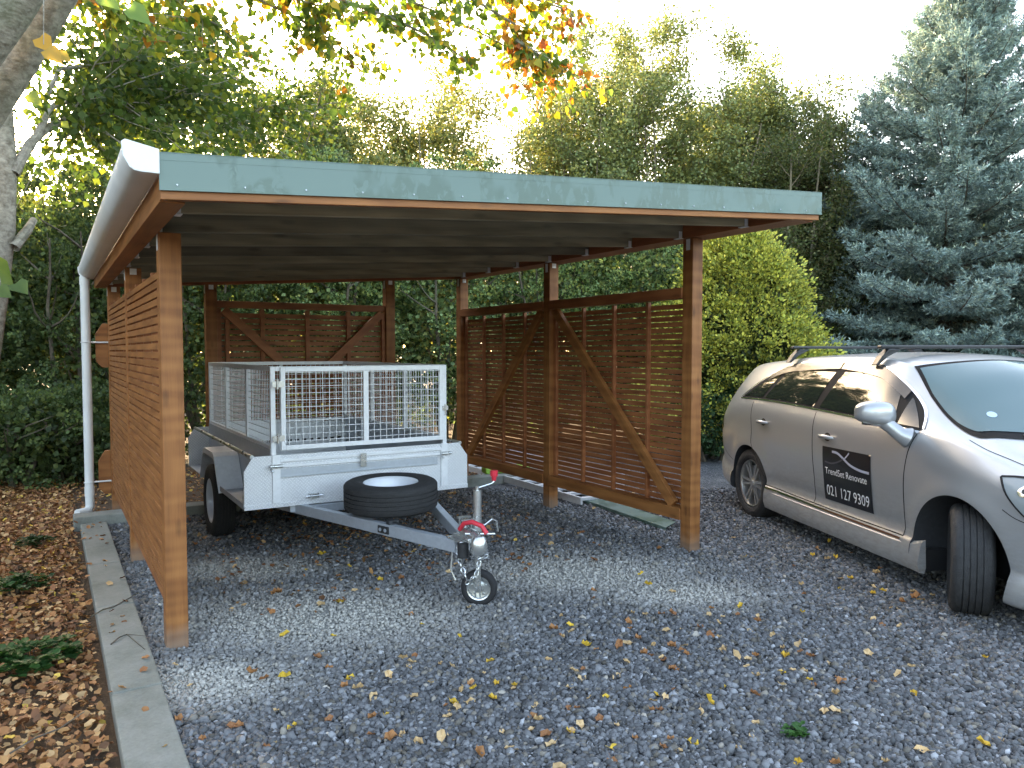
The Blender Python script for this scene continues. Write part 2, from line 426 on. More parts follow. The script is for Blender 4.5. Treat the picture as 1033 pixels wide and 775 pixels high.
# ------------------------------------------------------------------ ground
def flat(name, pts, z, mat, zb=None):
    me = bpy.data.meshes.new(name); me.from_pydata([(p[0], p[1], z) for p in pts], [], [list(range(len(pts)))])
    o = link_mesh(name, me, None, [mat]); tag(o, kind='structure'); return o
flat('ground', [(-250, -250), (250, -250), (250, 250), (-250, 250)], -.02, M['soil'])
gpoly = [S(-.1, -9), S(-.1, 3.5), S(4.25, 3.5), S(4.9, 4.6), Vector((1.9, 12.1, 0)), Vector((3.11, 11.34, 0)), Vector((4.0, 10.73, 0)), Vector((9, 7.6, 0)), Vector((30, 2, 0)), Vector((30, -12, 0)), Vector((3, -12, 0))]
flat('gravel_drive', gpoly, 0, M['gravel'])
k = MB()
vv = -3.0
while vv < 3.3:
    L1 = min(random.uniform(1.0, 1.5), 3.405-vv); j = random.uniform(-.006, .006)
    k.box(-.292+j, -.085+j, vv+.002, vv+L1-.002, -.1, .055+j*.6, ax=1); vv += L1
k.box(-.335, .9, 3.41, 3.62, -.1, .105); k.box(.904, 2.4, 3.412, 3.618, -.1, .10); k.box(2.404, 4.35, 3.41, 3.62, -.1, .10)
ke = k.build('kerb', M['concrete'], None, bevel=.008); ke.location = SO; ke.rotation_euler = (0, 0, SA); tag(ke, kind='structure')
k = MB(); a, b = Vector((2.4, 11.9, 0)), Vector((9.2, 7.55, 0)); k.bar(a+Vector((0, 0, .03)), b+Vector((0, 0, .03)), .16, .18)
tag(k.build('rear_kerb', M['concrete'], None, bevel=.01), kind='structure')

def inpoly(x, y, poly):
    c = np.zeros(len(x), bool); n = len(poly); j = n-1
    for i in range(n):
        xi, yi, xj, yj = poly[i][0], poly[i][1], poly[j][0], poly[j][1]
        if yi != yj: c ^= ((yi > y) != (yj > y)) & (x < (xj-xi)*(y-yi)/(yj-yi)+xi)
        j = i
    return c
# loose stones lying on the drive
def stones():
    phi = (1+5**.5)/2
    ico = unit(np.array([(-1, phi, 0), (1, phi, 0), (-1, -phi, 0), (1, -phi, 0), (0, -1, phi), (0, 1, phi), (0, -1, -phi), (0, 1, -phi), (phi, 0, -1), (phi, 0, 1), (-phi, 0, -1), (-phi, 0, 1)], float))
    fc = np.array([(0, 11, 5), (0, 5, 1), (0, 1, 7), (0, 7, 10), (0, 10, 11), (1, 5, 9), (5, 11, 4), (11, 10, 2), (10, 7, 6), (7, 1, 8), (3, 9, 4), (3, 4, 2), (3, 2, 6), (3, 6, 8), (3, 8, 9), (4, 9, 5), (2, 4, 11), (6, 2, 10), (8, 6, 7), (9, 8, 1)])
    n = 260000
    y = rng.uniform(2.2, 8.6, n)
    keep = rng.random(n) < np.clip(1.25-(y-2.2)/7.5, .3, 1)
    y = y[keep]; x = rng.uniform(-.78, .78, len(y))*y
    ok = inpoly(x, y, [(p.x, p.y) for p in gpoly]); x, y = x[ok], y[ok]; n = len(x)
    s = np.clip(rng.lognormal(-4.52, .30, n), .005, .021)*(1+.03*(y-2.2)); big = rng.random(n) < .02; s[big] *= 1.3
    # worn, dusty patches carry finer stone
    pt = np.zeros(n)
    for (cx, cy, r) in PATCH:
        pt = np.maximum(pt, np.exp(-(((x-cx)/r)**2+((y-cy)/(r*.60))**2)*1.2)*rng.uniform(.6, 1.25, n))
    pt = np.clip(pt, 0, 1); s *= 1-.42*pt; dr = rng.random(n) > pt*.4; x, y, s, pt = x[dr], y[dr], s[dr], pt[dr]; n = len(x)
    var = ico[None]*(1+rng.uniform(-.28, .28, (24, 12, 1))); Vv = var[rng.integers(0, 24, n)]
    sc = np.stack([rng.uniform(.8, 1.35, n), rng.uniform(.7, 1.1, n), rng.uniform(.45, .85, n)], 1)
    Vv = Vv*sc[:, None]
    q = unit(rng.normal(0, 1, (n, 4))*np.array([1, .45, .45, 1.2])); w, a, b, c = q.T
    Rm = np.stack([1-2*(b*b+c*c), 2*(a*b-c*w), 2*(a*c+b*w), 2*(a*b+c*w), 1-2*(a*a+c*c), 2*(b*c-a*w), 2*(a*c-b*w), 2*(b*c+a*w), 1-2*(a*a+b*b)], 1).reshape(-1, 3, 3)
    Vv = np.einsum('nij,nkj->nki', Rm, Vv)*s[:, None, None]
    Vv += np.stack([x, y, rng.uniform(.0, .010, n)+s*.25], 1)[:, None]
    g = np.clip(rng.lognormal(-2.12, .45, n), .035, .50)
    col = np.stack([g*.97, g*1.0, g*1.06], 1); warm = rng.random(n) < .14
    col[warm] = np.stack([g[warm]*1.25, g[warm]*1.12, g[warm]*.95], 1)
    pc = np.clip(pt*1.25, 0, 1)[:, None]*.92; col = col*(1-pc)+np.array([.50, .475, .43])*pc*rng.uniform(.75, 1.2, (n, 1))
    F = (np.arange(n)[:, None, None]*12+fc[None]).reshape(-1, 3)
    o = np_mesh('gravel_stones', Vv.reshape(-1, 3), F, np.repeat(col, 12, axis=0), M['stone'])
    tag(o, 'loose blue grey crushed stones covering the driveway', 'gravel', kind='stuff')
    # trodden fines: a thin crust of pale dust where the stone is worn (real mounds of fine grit)
stones()

# ------------------------------------------------------------------ carport
W, B1, BK, P = 3.75, 1.95, 3.85, .1075
ZL, ZR = 2.19, 2.45; SL = (ZR-ZL)/W
VF, VR = -.95, 4.0; UL, UR = -.10, 3.97
zu = lambda u: ZL+SL*u
root = empty('timber_carport', SO, SA)
tag(root, 'brown stained timber carport with slatted screens and a green edged sloping roof', 'carport')
for (u, v) in ((0, 0), (0, B1), (0, BK), (W, 0), (W, B1), (W, BK), (.87, BK), (2.80, BK)):
    z1 = zu(u)-.002 if v < BK+1 else zu(u)
    m = MB(); m.box(u, u+P, v, v+P, -.1, z1, ax=2)
    po = m.build('post', M['cedar'], root, bevel=.004)
    b = MB()
    if v > 1: b.box(u+.03, u+.075, v-.004, v-.001, z1-.05, z1-.005)
    b.box(u-.003, u-.0005, v+.03, v+.07, z1-.09, z1-.005)
    b.build_split('nail_plate', M['galv'], po)
# side beams
def sloped(m, u0, u1, v0, v1, h0, h1):
    "a piece running along u following the roof slope"
    m.frame(((u0+u1)/2, (v0+v1)/2, zu((u0+u1)/2)+(h0+h1)/2), ((u1-u0)/2, 0, SL*(u1-u0)/2), (0, (v1-v0)/2, 0), (0, 0, (h1-h0)/2))
m = MB(); m.box(UL, -.003, VF+.045, VR, ZL-.012, ZL+.145, ax=1); m.build('side_beam', M['cedar'], root, bevel=.003)
m = MB(); m.box(W+.0, UR-.004, VF+.045, VR, zu(W)+.004, zu(W)+.155, ax=1); m.build('side_beam', M['cedar_shade'], root, bevel=.003)
m = MB(); sloped(m, UL, UR, VR+.002, VR+.045, 0, .155); m.build('rear_fascia', M['cedar_shade'], root, bevel=.003)
vj = [-.52, .13, .73, 1.33, 1.93, 2.53, 3.13, 3.72]
for i, v in enumerate(vj):
    m = MB(); sloped(m, .0, W-.002, v-.022, v+.022, .012, .150); jo = m.build('joist', M['pine'], root, bevel=.002)
    b = MB()
    for u in (.002, W-.045):
        b.box(u, u+.030, v-.026, v-.0225, zu(u)+.004, zu(u)+.06); b.box(u, u+.035, v-.035, v+.035, zu(u)+.004, zu(u)+.008)
    b.build_split('joist_hanger', M['galv'], jo)
for u in (.6, 1.25, 1.9, 2.55, 3.2):                       # purlins above the joists
    m = MB(); m.box(u, u+.09, VF+.05, VR-.002, zu(u)+.1525, zu(u)+.156, ax=1); m.build('purlin', M['pine'], root)
m = MB(); sloped(m, UL, UR, VF-.0, VF+.04, -.002, .150); m.build('front_fascia', M['cedar'], root, bevel=.003)
# corrugated roof sheet, ribs along the slope
m = MB(); n = 90
vs = []; fs = []
for i in range(n+1):
    v = VF+.01+(VR+.05-VF)*i/n; zz = .158+(.016 if i % 3 == 0 else 0)
    vs += [(UL-.06, v, zu(UL-.06)+zz), (UR+.02, v, zu(UR+.02)+zz)]
    if i: fs.append((2*i-2, 2*i-1, 2*i+1, 2*i))
m.add(vs, fs); m.build('roof_sheet', M['flash'], root)
# underside cover of the roof sheet (building paper between the purlins)
m = MB(); fl = MB()
# front flashing: upstand over the fascia
sloped(fl, UL-.005, UR+.012, VF-.012, VF-.009, .040, .150)
fl.frame(((UL+UR)/2, VF+.07, zu((UL+UR)/2)+.180), ((UR-UL)/2, 0, SL*(UR-UL)/2), (0, .085, 0), (0, 0, .0015))
sloped(fl, UL-.005, UR+.012, VF-.0155, VF-.003, .032, .040)
sloped(fl, UL-.005, UR+.012, VF-.013, VF-.0095, .150, .180)
f0 = fl.build('roof_flashing', M['flash'], root)
sc = MB()
u = UL+.06
while u < UR:
    sc.cyl((u, VF-.0125, zu(u)+.055), (u, VF-.0165, zu(u)+.055), .0042, .0035, 8); u += .255+random.uniform(-.01, .01)
sc.build_split('screw', M['galv_dull'], f0)
m = MB(); m.box(UR+.0, UR+.003, VF, VR+.04, zu(UR)-.0+.04, zu(UR)+.185, ax=1); m.build('side_flashing', M['flash'], root)
# gutter: half box profile swept along v
prof = [(-.107, 2.395), (-.225, 2.388), (-.232, 2.378), (-.226, 2.33), (-.205, 2.292), (-.188, 2.283), (-.170, 2.28), (-.107, 2.28)]
prof2 = [(-.107, 2.28), (-.17, 2.28), (-.188, 2.283), (-.205, 2.292), (-.226, 2.33), (-.232, 2.378), (-.226, 2.388), (-.215, 2.386)]
def gz(v): return -.005*(v+.95)/5
m = MB(); G0, G1 = -.97, 4.02
vs = [(a, G0, z) for a, z in prof2]+[(a, G1, z-.015) for a, z in prof2]+[(a+.004, G0, z+.004) for a, z in prof2]+[(a+.004, G1, z-.011) for a, z in prof2]
n = len(prof2); fs = [(i, i+1, n+i+1, n+i) for i in range(n-1)]+[(2*n+i, 3*n+i, 3*n+i+1, 2*n+i+1) for i in range(n-1)]
m.add(vs, fs, None, 0, True)
gt = m.build('gutter', M['pvc'], root)
for v, dz in ((G0-.006, 0), (G1-.001, -.015)):
    e = MB(); e.prism([(a+(.0 if a > -.11 else -.003), v, z+dz) for a, z in [(-.104, 2.372), (-.222, 2.396), (-.236, 2.384), (-.230, 2.33), (-.208, 2.290), (-.19, 2.279), (-.17, 2.276), (-.104, 2.276)]], (0, .008, 0))
    e.build('end_cap', M['pvc'], gt, bevel=.003)
dpu, dpv = -.185, 3.93
m = MB(); m.tube([(dpu, dpv, 2.30), (dpu, dpv, .17), (dpu, dpv, .10), (dpu-.02, dpv-.03, .065), (dpu-.07, dpv-.07, .06), (dpu-.11, dpv-.10, .06)], .040, 20)
m.cyl((dpu, dpv, 2.2), (dpu, dpv, 2.27), .044, n=20); m.cyl((dpu, dpv, .20), (dpu, dpv, .29), .044, n=20)
dp = m.build('downpipe', M['pvc'], root)
m = MB()
for z in (1.66, .33): m.cyl((dpu, dpv, z), (-.0, dpv, z), .008, n=8); m.tube([(dpu+.043*math.cos(t), dpv+.043*math.sin(t), z) for t in np.linspace(0, 6.28, 17)], .005, 6)
m.build_split('pipe_bracket', M['pvc'], dp)
# packing boards carrying the downpipe
for z0, z1 in ((1.42, 1.84), (.20, .62)):
    m = MB(); m.prism([(0, 3.96, z0), (-.055, 3.96, z0+.0), (-.105, 3.96, z0+.06), (-.105, 3.96, z1-.10), (-.045, 3.96, z1), (0, 3.96, z1)], (0, .045, 0))
    m.build('packer_board', M['cedar'], root, bevel=.003)

def slats(m, a, b, z0, z1, pitch, h, t, axis, c, off=0):
    z = z0
    while z+h < z1:
        j = random.uniform(-.0015, .0015); c2 = c+random.uniform(-.001, .001)
        if axis == 'v': m.box(c2, c2+t, a, b, z+j, z+h+j, ax=1)
        else: m.box(a, b, c2, c2+t, z+j, z+h+j, ax=0)
        z += pitch
# left screens (slats flush with the outside of the posts)
for (a, b) in ((P, B1), (B1+P, BK)):
    m = MB(); slats(m, a+.001, b-.001, .27, 2.04, .047, .0342, .013, 'v', .005); s = m.build('slat_screen', M['cedar'], root)
    m = MB()
    for v in np.linspace(a+.0, b-.045, 5): m.box(.0215, .0645, v, v+.044, .27, 2.03, ax=2)
    m.build('batten', M['cedar_shade'], s, bevel=.002)
    m = MB(); m.box(.022, .0645, a+.001, b-.001, .20, .268, ax=1); m.build('bottom_rail', M['cedar_shade'], s)
    m = MB(); m.box(.066, .10, a+.001, b-.001, 1.95, 2.03, ax=1); m.build('top_rail', M['cedar_shade'], s)
# right screens (seen from inside: slats outermost, battens, braces and rails inside)
for k_, (a, b) in enumerate(((P, B1), (B1+P, BK))):
    c = W+.085
    m = MB(); slats(m, a+.001, b-.001, .30, 1.99, .0475, .0378, .016, 'v', c); s = m.build('slat_screen', M['cedar_shade'], root)
    for v in np.linspace(a, b-.04, 5):
        m = MB(); ww = .045 if abs(v-a) < .01 or abs(v-b+.04) < .01 else .03
        m.box(c-.036, c-.0015, v+.001, v+ww, .335, 1.985, ax=2); m.build('batten', M['cedar_shade'], s, bevel=.002)
    m = MB(); m.box(W-.012, c-.0, a-.0+.001, b-.001, 1.99, 2.075, ax=1); m.build('top_rail', M['cedar_shade'], s, bevel=.003)
    m = MB(); m.box(W-.012, c-.0, a+.001, b-.001, .24, .333, ax=1); m.build('bottom_rail', M['cedar'], s, bevel=.003)
    m = MB()
    if k_ == 0: m.bar((W+.025, b-.07, 1.975), (W+.025, a+.10, .345), .044, .088, (0, 0, 1))
    else: m.bar((W+.025, a+.07, 1.975), (W+.025, b-.16, .345), .044, .088, (0, 0, 1))
    m.build('diagonal_brace', M['cedar'], s, bevel=.003)
# rear screen
a, b, c = .87+P, 2.80, BK+.07
m = MB(); slats(m, a+.001, b-.001, .30, 2.02, .058, .046, .018, 'u', c); s = m.build('slat_screen', M['cedar_shade'], root)
for u in (a, a+.08, 1.41, 1.885, 2.345, b-.045):
    m = MB(); m.box(u+.0005, u+.0425, c-.045, c-.002, .335, 2.015, ax=2); m.build('batten', M['cedar_shade'], s, bevel=.002)
m = MB(); m.box(a+.001, b-.001, c-.047, c+.018, 2.02, 2.09, ax=0); m.build('top_rail', M['cedar_shade'], s, bevel=.003)
m = MB(); m.box(a+.001, b-.001, c-.047, c+.018, .24, .333, ax=0); m.build('bottom_rail', M['cedar_shade'], s, bevel=.003)
for u0, u1 in ((a+.06, 1.72), (b-.06, 2.06)):
    m = MB(); m.bar((u0, c-.069, 2.0), (u1, c-.069, 1.36), .042, .085, (0, 0, 1)); m.build('diagonal_brace', M['cedar_shade'], s, bevel=.003)

# things lying outside the right screen
ld = empty('aluminium_ladder', S(4.27, 3.15, 0), SA+R(-1))
tag(ld, 'long silver aluminium ladder lying flat on the gravel behind the right slatted screen', 'ladder')
for u in (-.165, .165):
    m = MB(); m.box(u-.012, u+.012, -1.30, 1.75, .02, .095, ax=1); m.build('side_rail', M['galv'], ld)
for v in np.arange(-1.2, 1.7, .145*2):
    m = MB(); m.box(-.153, .153, v-.035, v+.035, .045, .07); m.build('rung', M['galv'], ld)
pk = MB()
for i in range(3): pk.box(4.62+i*.05, 4.665+i*.05, 2.0, 4.3, .0, .20+.04*i, ax=1)
o = pk.build('steel_offcut_stack', M['galv'], None); o.location = SO; o.rotation_euler = (0, 0, SA)
tag(o, 'row of pale steel lengths on edge on the gravel, farthest out beyond the ladder', 'metal lengths')
g0 = MB()
g0.prism([(4.06, .60, .022), (4.29, .72, .022), (4.42, 1.98, .022), (4.20, 2.02, .022)], (0, 0, .003))
g0.prism([(4.057, .60, .0), (4.06, .60, .024), (4.20, 2.02, .024), (4.197, 2.02, .0)], (-.003, 0, 0))
o = g0.build('flashing_offcut', M['flash'], None); o.location = SO+Vector((0, 0, .018)); o.rotation_euler = (R(0), R(0), SA)
tag(o, 'folded pale green steel flashing strip lying on gravel under the right screen', 'metal strip')
t = empty('packaging_bundle', S(4.25, 3.6, 0), SA-.2)
tag(t, 'lime green and grey wrapped pack lying on the concrete strip behind the trailer', 'pack')
m = MB(); m.box(-.30, .28, -.09, .09, .10, .18, ax=0); m.build('wrapper', M['green_plastic'], t, bevel=.02)
m = MB(); m.box(-.22, -.02, -.094, .092, .125, .155); m.box(.05, .2, -.094, .092, .13, .15); m.build('sleeve', M['galv_dull'], t)

# ------------------------------------------------------------------ trailer
TO = (1.56, 2.62, 0); tr = empty('cage_trailer', S(TO[0], TO[1]), SA)
tag(tr, 'galvanised box trailer with wire mesh cage parked under the carport', 'trailer')
def tb(m, name, mat, parent=tr, bevel=0): return m.build(name, mat, parent, TO, bevel)
def tbs(m, name, mat, parent=tr, bevel=0): return m.build_split(name, mat, parent, TO, bevel)
TL, TR_, TF, TB_ = .855, 2.265, 1.27, 3.70; ZT = .835
m = MB(); m.box(TL, TR_, TF, TB_, .455, .475); tb(m, 'deck', M['galv_dull'])
def wing(v): return [(.665, v, .452), (2.450, v, .452), (2.450, v, .718), (2.373, v, .826), (.727, v, .826), (.665, v, .722)]
m = MB(); m.prism(wing(1.262), (0, -.012, 0)); m.box(.664, 2.451, 1.242, 1.249, .448, .482); fp = tb(m, 'front_panel', M['plate'], bevel=.002)
m = MB(); m.box(.918, 2.17, 1.236, 1.2485, .676, .724); m.box(.918, 2.17, 1.232, 1.240, .665, .676); tb(m, 'recess_strip', M['galv_dull'], fp)
m = MB(); m.box(.918, 2.21, 1.232, 1.2485, .735, .755); m.box(.918, 2.21, 1.236, 1.2485, .775, .80); tbs(m, 'fold', M['galv'], fp, .003)
m = MB(); m.box(.862, .918, 1.236, 1.2495, .484, .83); m.box(2.205, 2.262, 1.236, 1.2495, .484, .83); tbs(m, 'upright_plate', M['galv'], fp)
m = MB()
for u in (.885, 2.24):
    m.box(u-.035, u+.03, 1.218, 1.2355, .735, .765); m.cyl((u-.045, 1.222, .75), (u+.045, 1.222, .75), .012, n=10); m.tube([(u-.04, 1.214, .75), (u-.05, 1.200, .735), (u-.03, 1.198, .715), (u-.02, 1.214, .715)], .005, 8)
m.box(1.515, 1.56, 1.212, 1.2315, .70, .80)
m.box(1.12, 1.19, 1.205, 1.2415, .50, .53); m.cyl((1.09, 1.21, .515), (1.22, 1.21, .515), .006, n=8)
tbs(m, 'latch', M['zinc'], fp)
m = MB(); m.prism(wing(TB_+.012), (0, .012, 0)); tb(m, 'rear_panel', M['plate'])
rp = MB(); rp.box(TL+.01, TR_-.01, TB_-.018, TB_-.001, .48, .83); rq = tb(rp, 'inner_lining', M['galv'])
m = MB()
for u in np.arange(.95, 2.2, .075): m.box(u, u+.045, TB_-.021, TB_-.0185, .63, .655)
tbs(m, 'tie_slot', M['blackplastic'], rq)
for sgn, u in ((1, TL), (-1, TR_)):
    m = MB(); m.box(u, u+sgn*.012, TF, TB_, .478, ZT); m.box(u-sgn*.001, u+sgn*.035, TF+.001, TB_-.001, ZT-.002, ZT+.03); sp = tb(m, 'side_panel', M['galv_dull'])
    m = MB(); m.box(u-sgn*.19, u-sgn*.002, TF, 2.13, .452, .458); m.box(u-sgn*.192, u-sgn*.188, TF, 2.13, .452, .492); m.box(u-sgn*.19, u-sgn*.002, 3.06, TB_, .452, .458); tbs(m, 'step_ledge', M['galv_dull'], sp)
    m = MB(); ur = u-sgn*.128; m.tube([(ur, TF+.002, .82), (ur, TB_-.002, .82)], .016, 12); tb(m, 'rope_rail', M['zinc'], sp)
    # mudguard, folded from flat plate
    g = MB(); pr = [(2.14, .43), (2.33, .70), (2.40, .73), (2.80, .73), (2.87, .70), (3.04, .43)]
    for (a1, z1), (a2, z2) in zip(pr[:-1], pr[1:]): g.bar((u-sgn*.101, a1, z1), (u-sgn*.101, a2, z2), .195, .004)
    g.prism([(u-sgn*.2, a1, z1) for a1, z1 in pr]+[(u-sgn*.2, a1, z1-.045 if 0 < i < 5 else z1) for i, (a1, z1) in reversed(list(enumerate(pr)))], (sgn*.003, 0, 0))
    g.prism([(u-sgn*.004, a1, z1) for a1, z1 in pr], (-sgn*.002, 0, 0))
    tb(g, 'mudguard', M['galv'])
    # leaf spring and wheel
    m = MB(); us = u+sgn*.03
    for i in range(3): m.tube([(us, 2.56+q*(.42-i*.1), .30+.05*q*q-.012*i) for q in np.linspace(-1, 1, 9)], .01, 6)
    m.box(us-.02, us+.02, 2.11, 2.16, .33, .452); m.box(us-.02, us+.02, 2.96, 3.01, .33, .452); tbs(m, 'leaf_spring', M['rubber'])
def tyre_prof(R0, w, rr, ribs=4, gd=.007):
    "outer radius, width, rim radius"
    p = [(rr, -w*.40), (rr+.015, -w*.47), ((R0+rr)/2, -w*.5), (R0-.03, -w*.475), (R0-.010, -w*.42), (R0-.002, -w*.37)]
    tw = w*.72
    for i in range(ribs+1):
        a = -tw/2+tw*i/(ribs+1); b = -tw/2+tw*(i+1)/(ribs+1)
        if i: p += [(R0, a+.003)]
        p += [(R0, b-.003)]
        if i < ribs: p += [(R0-gd, b-.0025), (R0-gd, b+.0025)]
    p += [(R0-.002, w*.37), (R0-.010, w*.42), (R0-.03, w*.475), ((R0+rr)/2, w*.5), (rr+.015, w*.47), (rr, w*.40)]
    return p
def rim_steel(m, c, ax, rr, w, n=40):
    "pressed steel disc rim with hub hole"
    m.lathe([(rr+.004, w*.42), (rr+.002, w*.44), (rr-.012, w*.40), (rr-.016, w*.3), (rr-.02, w*.12), (rr*.72, w*.02), (rr*.66, w*.08), (rr*.4, w*.12), (rr*.3, w*.06), (rr*.28, w*.10), (.001, w*.10)], c, ax, n)
    m.lathe([(rr+.003, w*.42), (rr-.02, w*.1), (rr-.02, -w*.1), (rr+.003, -w*.42)], c, ax, n)
    a = Vector(ax).normalized(); o = a.orthogonal().normalized(); b2 = a.cross(o)
    for i in range(5):
        q = i*1.2566; p = Vector(c)+(o*math.cos(q)+b2*math.sin(q))*rr*.36; m.cyl(p+a*w*.08, p+a*(w*.15), .010, n=6)
WV = 2.56
for sgn, u in ((-1, TL-.12), (1, TR_+.12)):
    wroot = empty('wheel', (0, 0, 0)); wroot.parent = tr; wroot.location = Vector((u, WV, .30))-Vector(TO)
    m = MB(); m.lathe(tyre_prof(.31, .175, .185), (0, 0, 0), (sgn, 0, 0), 64, closed=False); m.build('tyre', M['tyre'], wroot)
    m = MB(); rim_steel(m, (0, 0, 0), (sgn, 0, 0), .186, .17); m.build('rim', M['whitepaint'], wroot)
m = MB(); m.cyl((TL-.02, WV, .31), (TR_+.02, WV, .31), .028, n=16); tb(m, 'axle', M['rubber'])
# cage
cg = MB(); t_ = .034; ZC = 1.468
def post_(m, u, v, z0=ZT, z1=ZC): m.box(u-t_/2, u+t_/2, v-t_/2, v+t_/2, z0, z1, ax=2)
for u in (TL+.02, TR_-.02):
    for v in (TF+.0, TB_-.02): post_(cg, u, v, .49 if v < 2 else ZT+.03, ZC-.002)
    for v in (2.05, 2.88): cg.box(u-.017, u+.017, v-.02, v+.02, ZT+.03, ZC-t_-.001, ax=2)
    cg.box(u-t_/2, u+t_/2, TF+.018, TB_-.04, ZC-t_, ZC, ax=1); cg.box(u-.014, u+.014, TF+.018, TB_-.04, ZT+.031, ZT+.055, ax=1)
cg.box(TL+.038, TR_-.038, TB_-.037, TB_-.003, ZC-t_, ZC, ax=0); cg.box(TL+.038, TR_-.038, TF-.017, TF+.017, ZC-t_+.0, ZC-.001, ax=0)
cg.box(TL+.038, TR_-.038, TB_-.037, TB_-.003, ZT+.0, ZT+.034, ax=0); cg.box(1.545, 1.579, TB_-.037, TB_-.003, ZT+.035, ZC-t_-.001, ax=2)
tb(cg, 'cage_frame', M['galv'], bevel=.002)
wm = MB(); wr = .0019
for u in (TL+.02, TR_-.02):
    for z in np.arange(ZT+.07, ZC-.04, .05): wm.box(u-wr, u+wr, TF+.02, TB_-.04, z-wr, z+wr)
    for v in np.arange(TF+.05, TB_-.05, .05): wm.box(u+wr, u+wr*3, v-wr, v+wr, ZT+.04, ZC-.01)
for z in np.arange(ZT+.05, ZC-.04, .05): wm.box(TL+.04, TR_-.04, TB_-.022, TB_-.018, z-wr, z+wr)
for u in np.arange(TL+.07, TR_-.05, .05): wm.box(u-wr, u+wr, TB_-.026, TB_-.022, ZT+.01, ZC-.01)
tb(wm, 'wire_mesh', M['galv'])
gr = MB(); g0u, g1u, gz0, gz1, gv = .925, 2.222, .862, 1.462, TF-.042
gr.box(g0u, g0u+.034, gv, gv+.02, gz0, gz1, ax=2); gr.box(g1u-.034, g1u, gv, gv+.02, gz0, gz1, ax=2)
gr.box(g0u+.034, g1u-.034, gv, gv+.02, gz0, gz0+.034, ax=0); gr.box(g0u+.034, g1u-.034, gv, gv+.02, gz1-.034, gz1, ax=0); gr.box(1.548, 1.588, gv+.001, gv+.02, gz0+.034, gz1-.034, ax=2)
gate = tb(gr, 'front_gate', M['galv'], bevel=.002)
m = MB()
for z in np.arange(gz0+.06, gz1-.03, .05): m.box(g0u+.03, g1u-.03, gv+.012, gv+.016, z-wr, z+wr)
for u in np.arange(g0u+.06, g1u-.03, .05): m.box(u-wr, u+wr, gv+.008, gv+.012, gz0+.03, gz1-.03)
tb(m, 'gate_mesh', M['galv'], gate)
m = MB()
for z in (1.34, .95): m.box(g0u-.062, g0u+.022, gv-.006, gv-.0005, z-.022, z+.022); m.cyl((g0u-.025, gv-.006, z-.035), (g0u-.025, gv-.006, z+.035), .009, n=10)
m.box(g1u-.01, g1u+.04, gv-.006, gv-.0005, 1.10, 1.135); m.cyl((g1u+.012, gv-.008, 1.06), (g1u+.012, gv-.008, 1.15), .006, n=8)
tbs(m, 'hinge', M['zinc'], gate)
# drawbar
db = MB(); CU, CV = 1.60, -.44
for sgn, u0 in ((-1, .985), (1, 2.145)): db.bar((u0, 1.55, .415), (CU+sgn*.035, CV+.16, .415), .05, .075)
db.bar((1.27, .80, .415), (1.86, .80, .415), .05, .05); db.bar((1.08, 1.24, .412), (2.05, 1.24, .412), .05, .06)
db.box(1.00, 1.06, 1.3, 3.6, .39, .452, ax=1); db.box(2.07, 2.13, 1.3, 3.6, .39, .452, ax=1)
drw = tb(db, 'drawbar', M['galv_dull'], bevel=.004)
m = MB(); m.box(1.15, 1.24, .99, 1.0, .395, .43); tb(m, 'gusset', M['galv'], drw)
m = MB(); c1 = Vector((1.19-.0, .92, .42))
# lamp socket plate on the outer face of the left arm
ar0, ar1 = Vector((.985, 1.55, .415)), Vector((CU-.035, CV+.16, .415)); dd = (ar1-ar0).normalized(); nn = Vector((dd.y, -dd.x, 0)); 
if nn.x > 0: nn = -nn
cc = ar0+dd*(ar1-ar0).length*.66+nn*.028
m.bar(cc-dd*.055, cc+dd*.055, .012, .05); tb(m, 'side_lamp', M['blackplastic'], drw, .008)
m = MB()
for q in (-.025, .025): m.cyl(cc+dd*q+nn*.005, cc+dd*q+nn*.010, .012, n=12)
tb(m, 'lamp_lens', M['galv_dull'], drw)
m = MB(); m.tube([cc+Vector((.05, .25, .06)), cc+Vector((.06, .1, .05)), cc+Vector((.05, -.05, .055)), cc+Vector((.12, -.25, .045)), cc+Vector((.25, -.5, .04))], .005, 6)
m.tube([cc+Vector((.05, .0, .05)), cc+Vector((.12, .08, .08)), cc+Vector((.22, .12, .12))], .006, 6); m.box(cc.x+.02, cc.x+.09, cc.y-.05, cc.y, .45, .48); tb(m, 'cable', M['blackplastic'], drw)
# coupling
m = MB(); m.box(CU-.07, CU+.07, CV+.06, CV+.24, .454, .464); m.box(CU-.05, CU+.05, CV+.0, CV+.2, .465, .49)
m.tube([(CU, CV+.14, .505), (CU, CV, .50), (CU, CV-.06, .475)], [.034, .036, .02], 14); m.lathe([(.001, .052), (.028, .048), (.045, .025), (.05, 0), (.05, -.04), (.045, -.055)], (CU, CV-.04, .465), (0, 0, 1), 20)
m.cyl((CU-.01, CV+.12, .40), (CU-.01, CV+.12, .55), .012, n=8)
cp = tb(m, 'coupling', M['zinc'], bevel=.003)
m = MB(); m.tube([(CU-.05, CV+.10, .53), (CU-.045, CV+.05, .575), (CU-.02, CV+.0, .588), (CU+.015, CV-.05, .57), (CU+.03, CV-.08, .53)], .014, 10); tb(m, 'release_lever', M['red'], cp)
m = MB()
m.tube([(CU+.02, CV+.02, .55), (CU+.06, CV-.01, .565), (CU+.10, CV-.02, .595), (CU+.13, CV-.02, .58), (CU+.14, CV-.02, .52)], .006, 8)
m.cyl((CU-.06, CV+.02, .52), (CU+.13, CV+.0, .50), .007, n=8); tb(m, 'locking_pin', M['zinc'], cp)
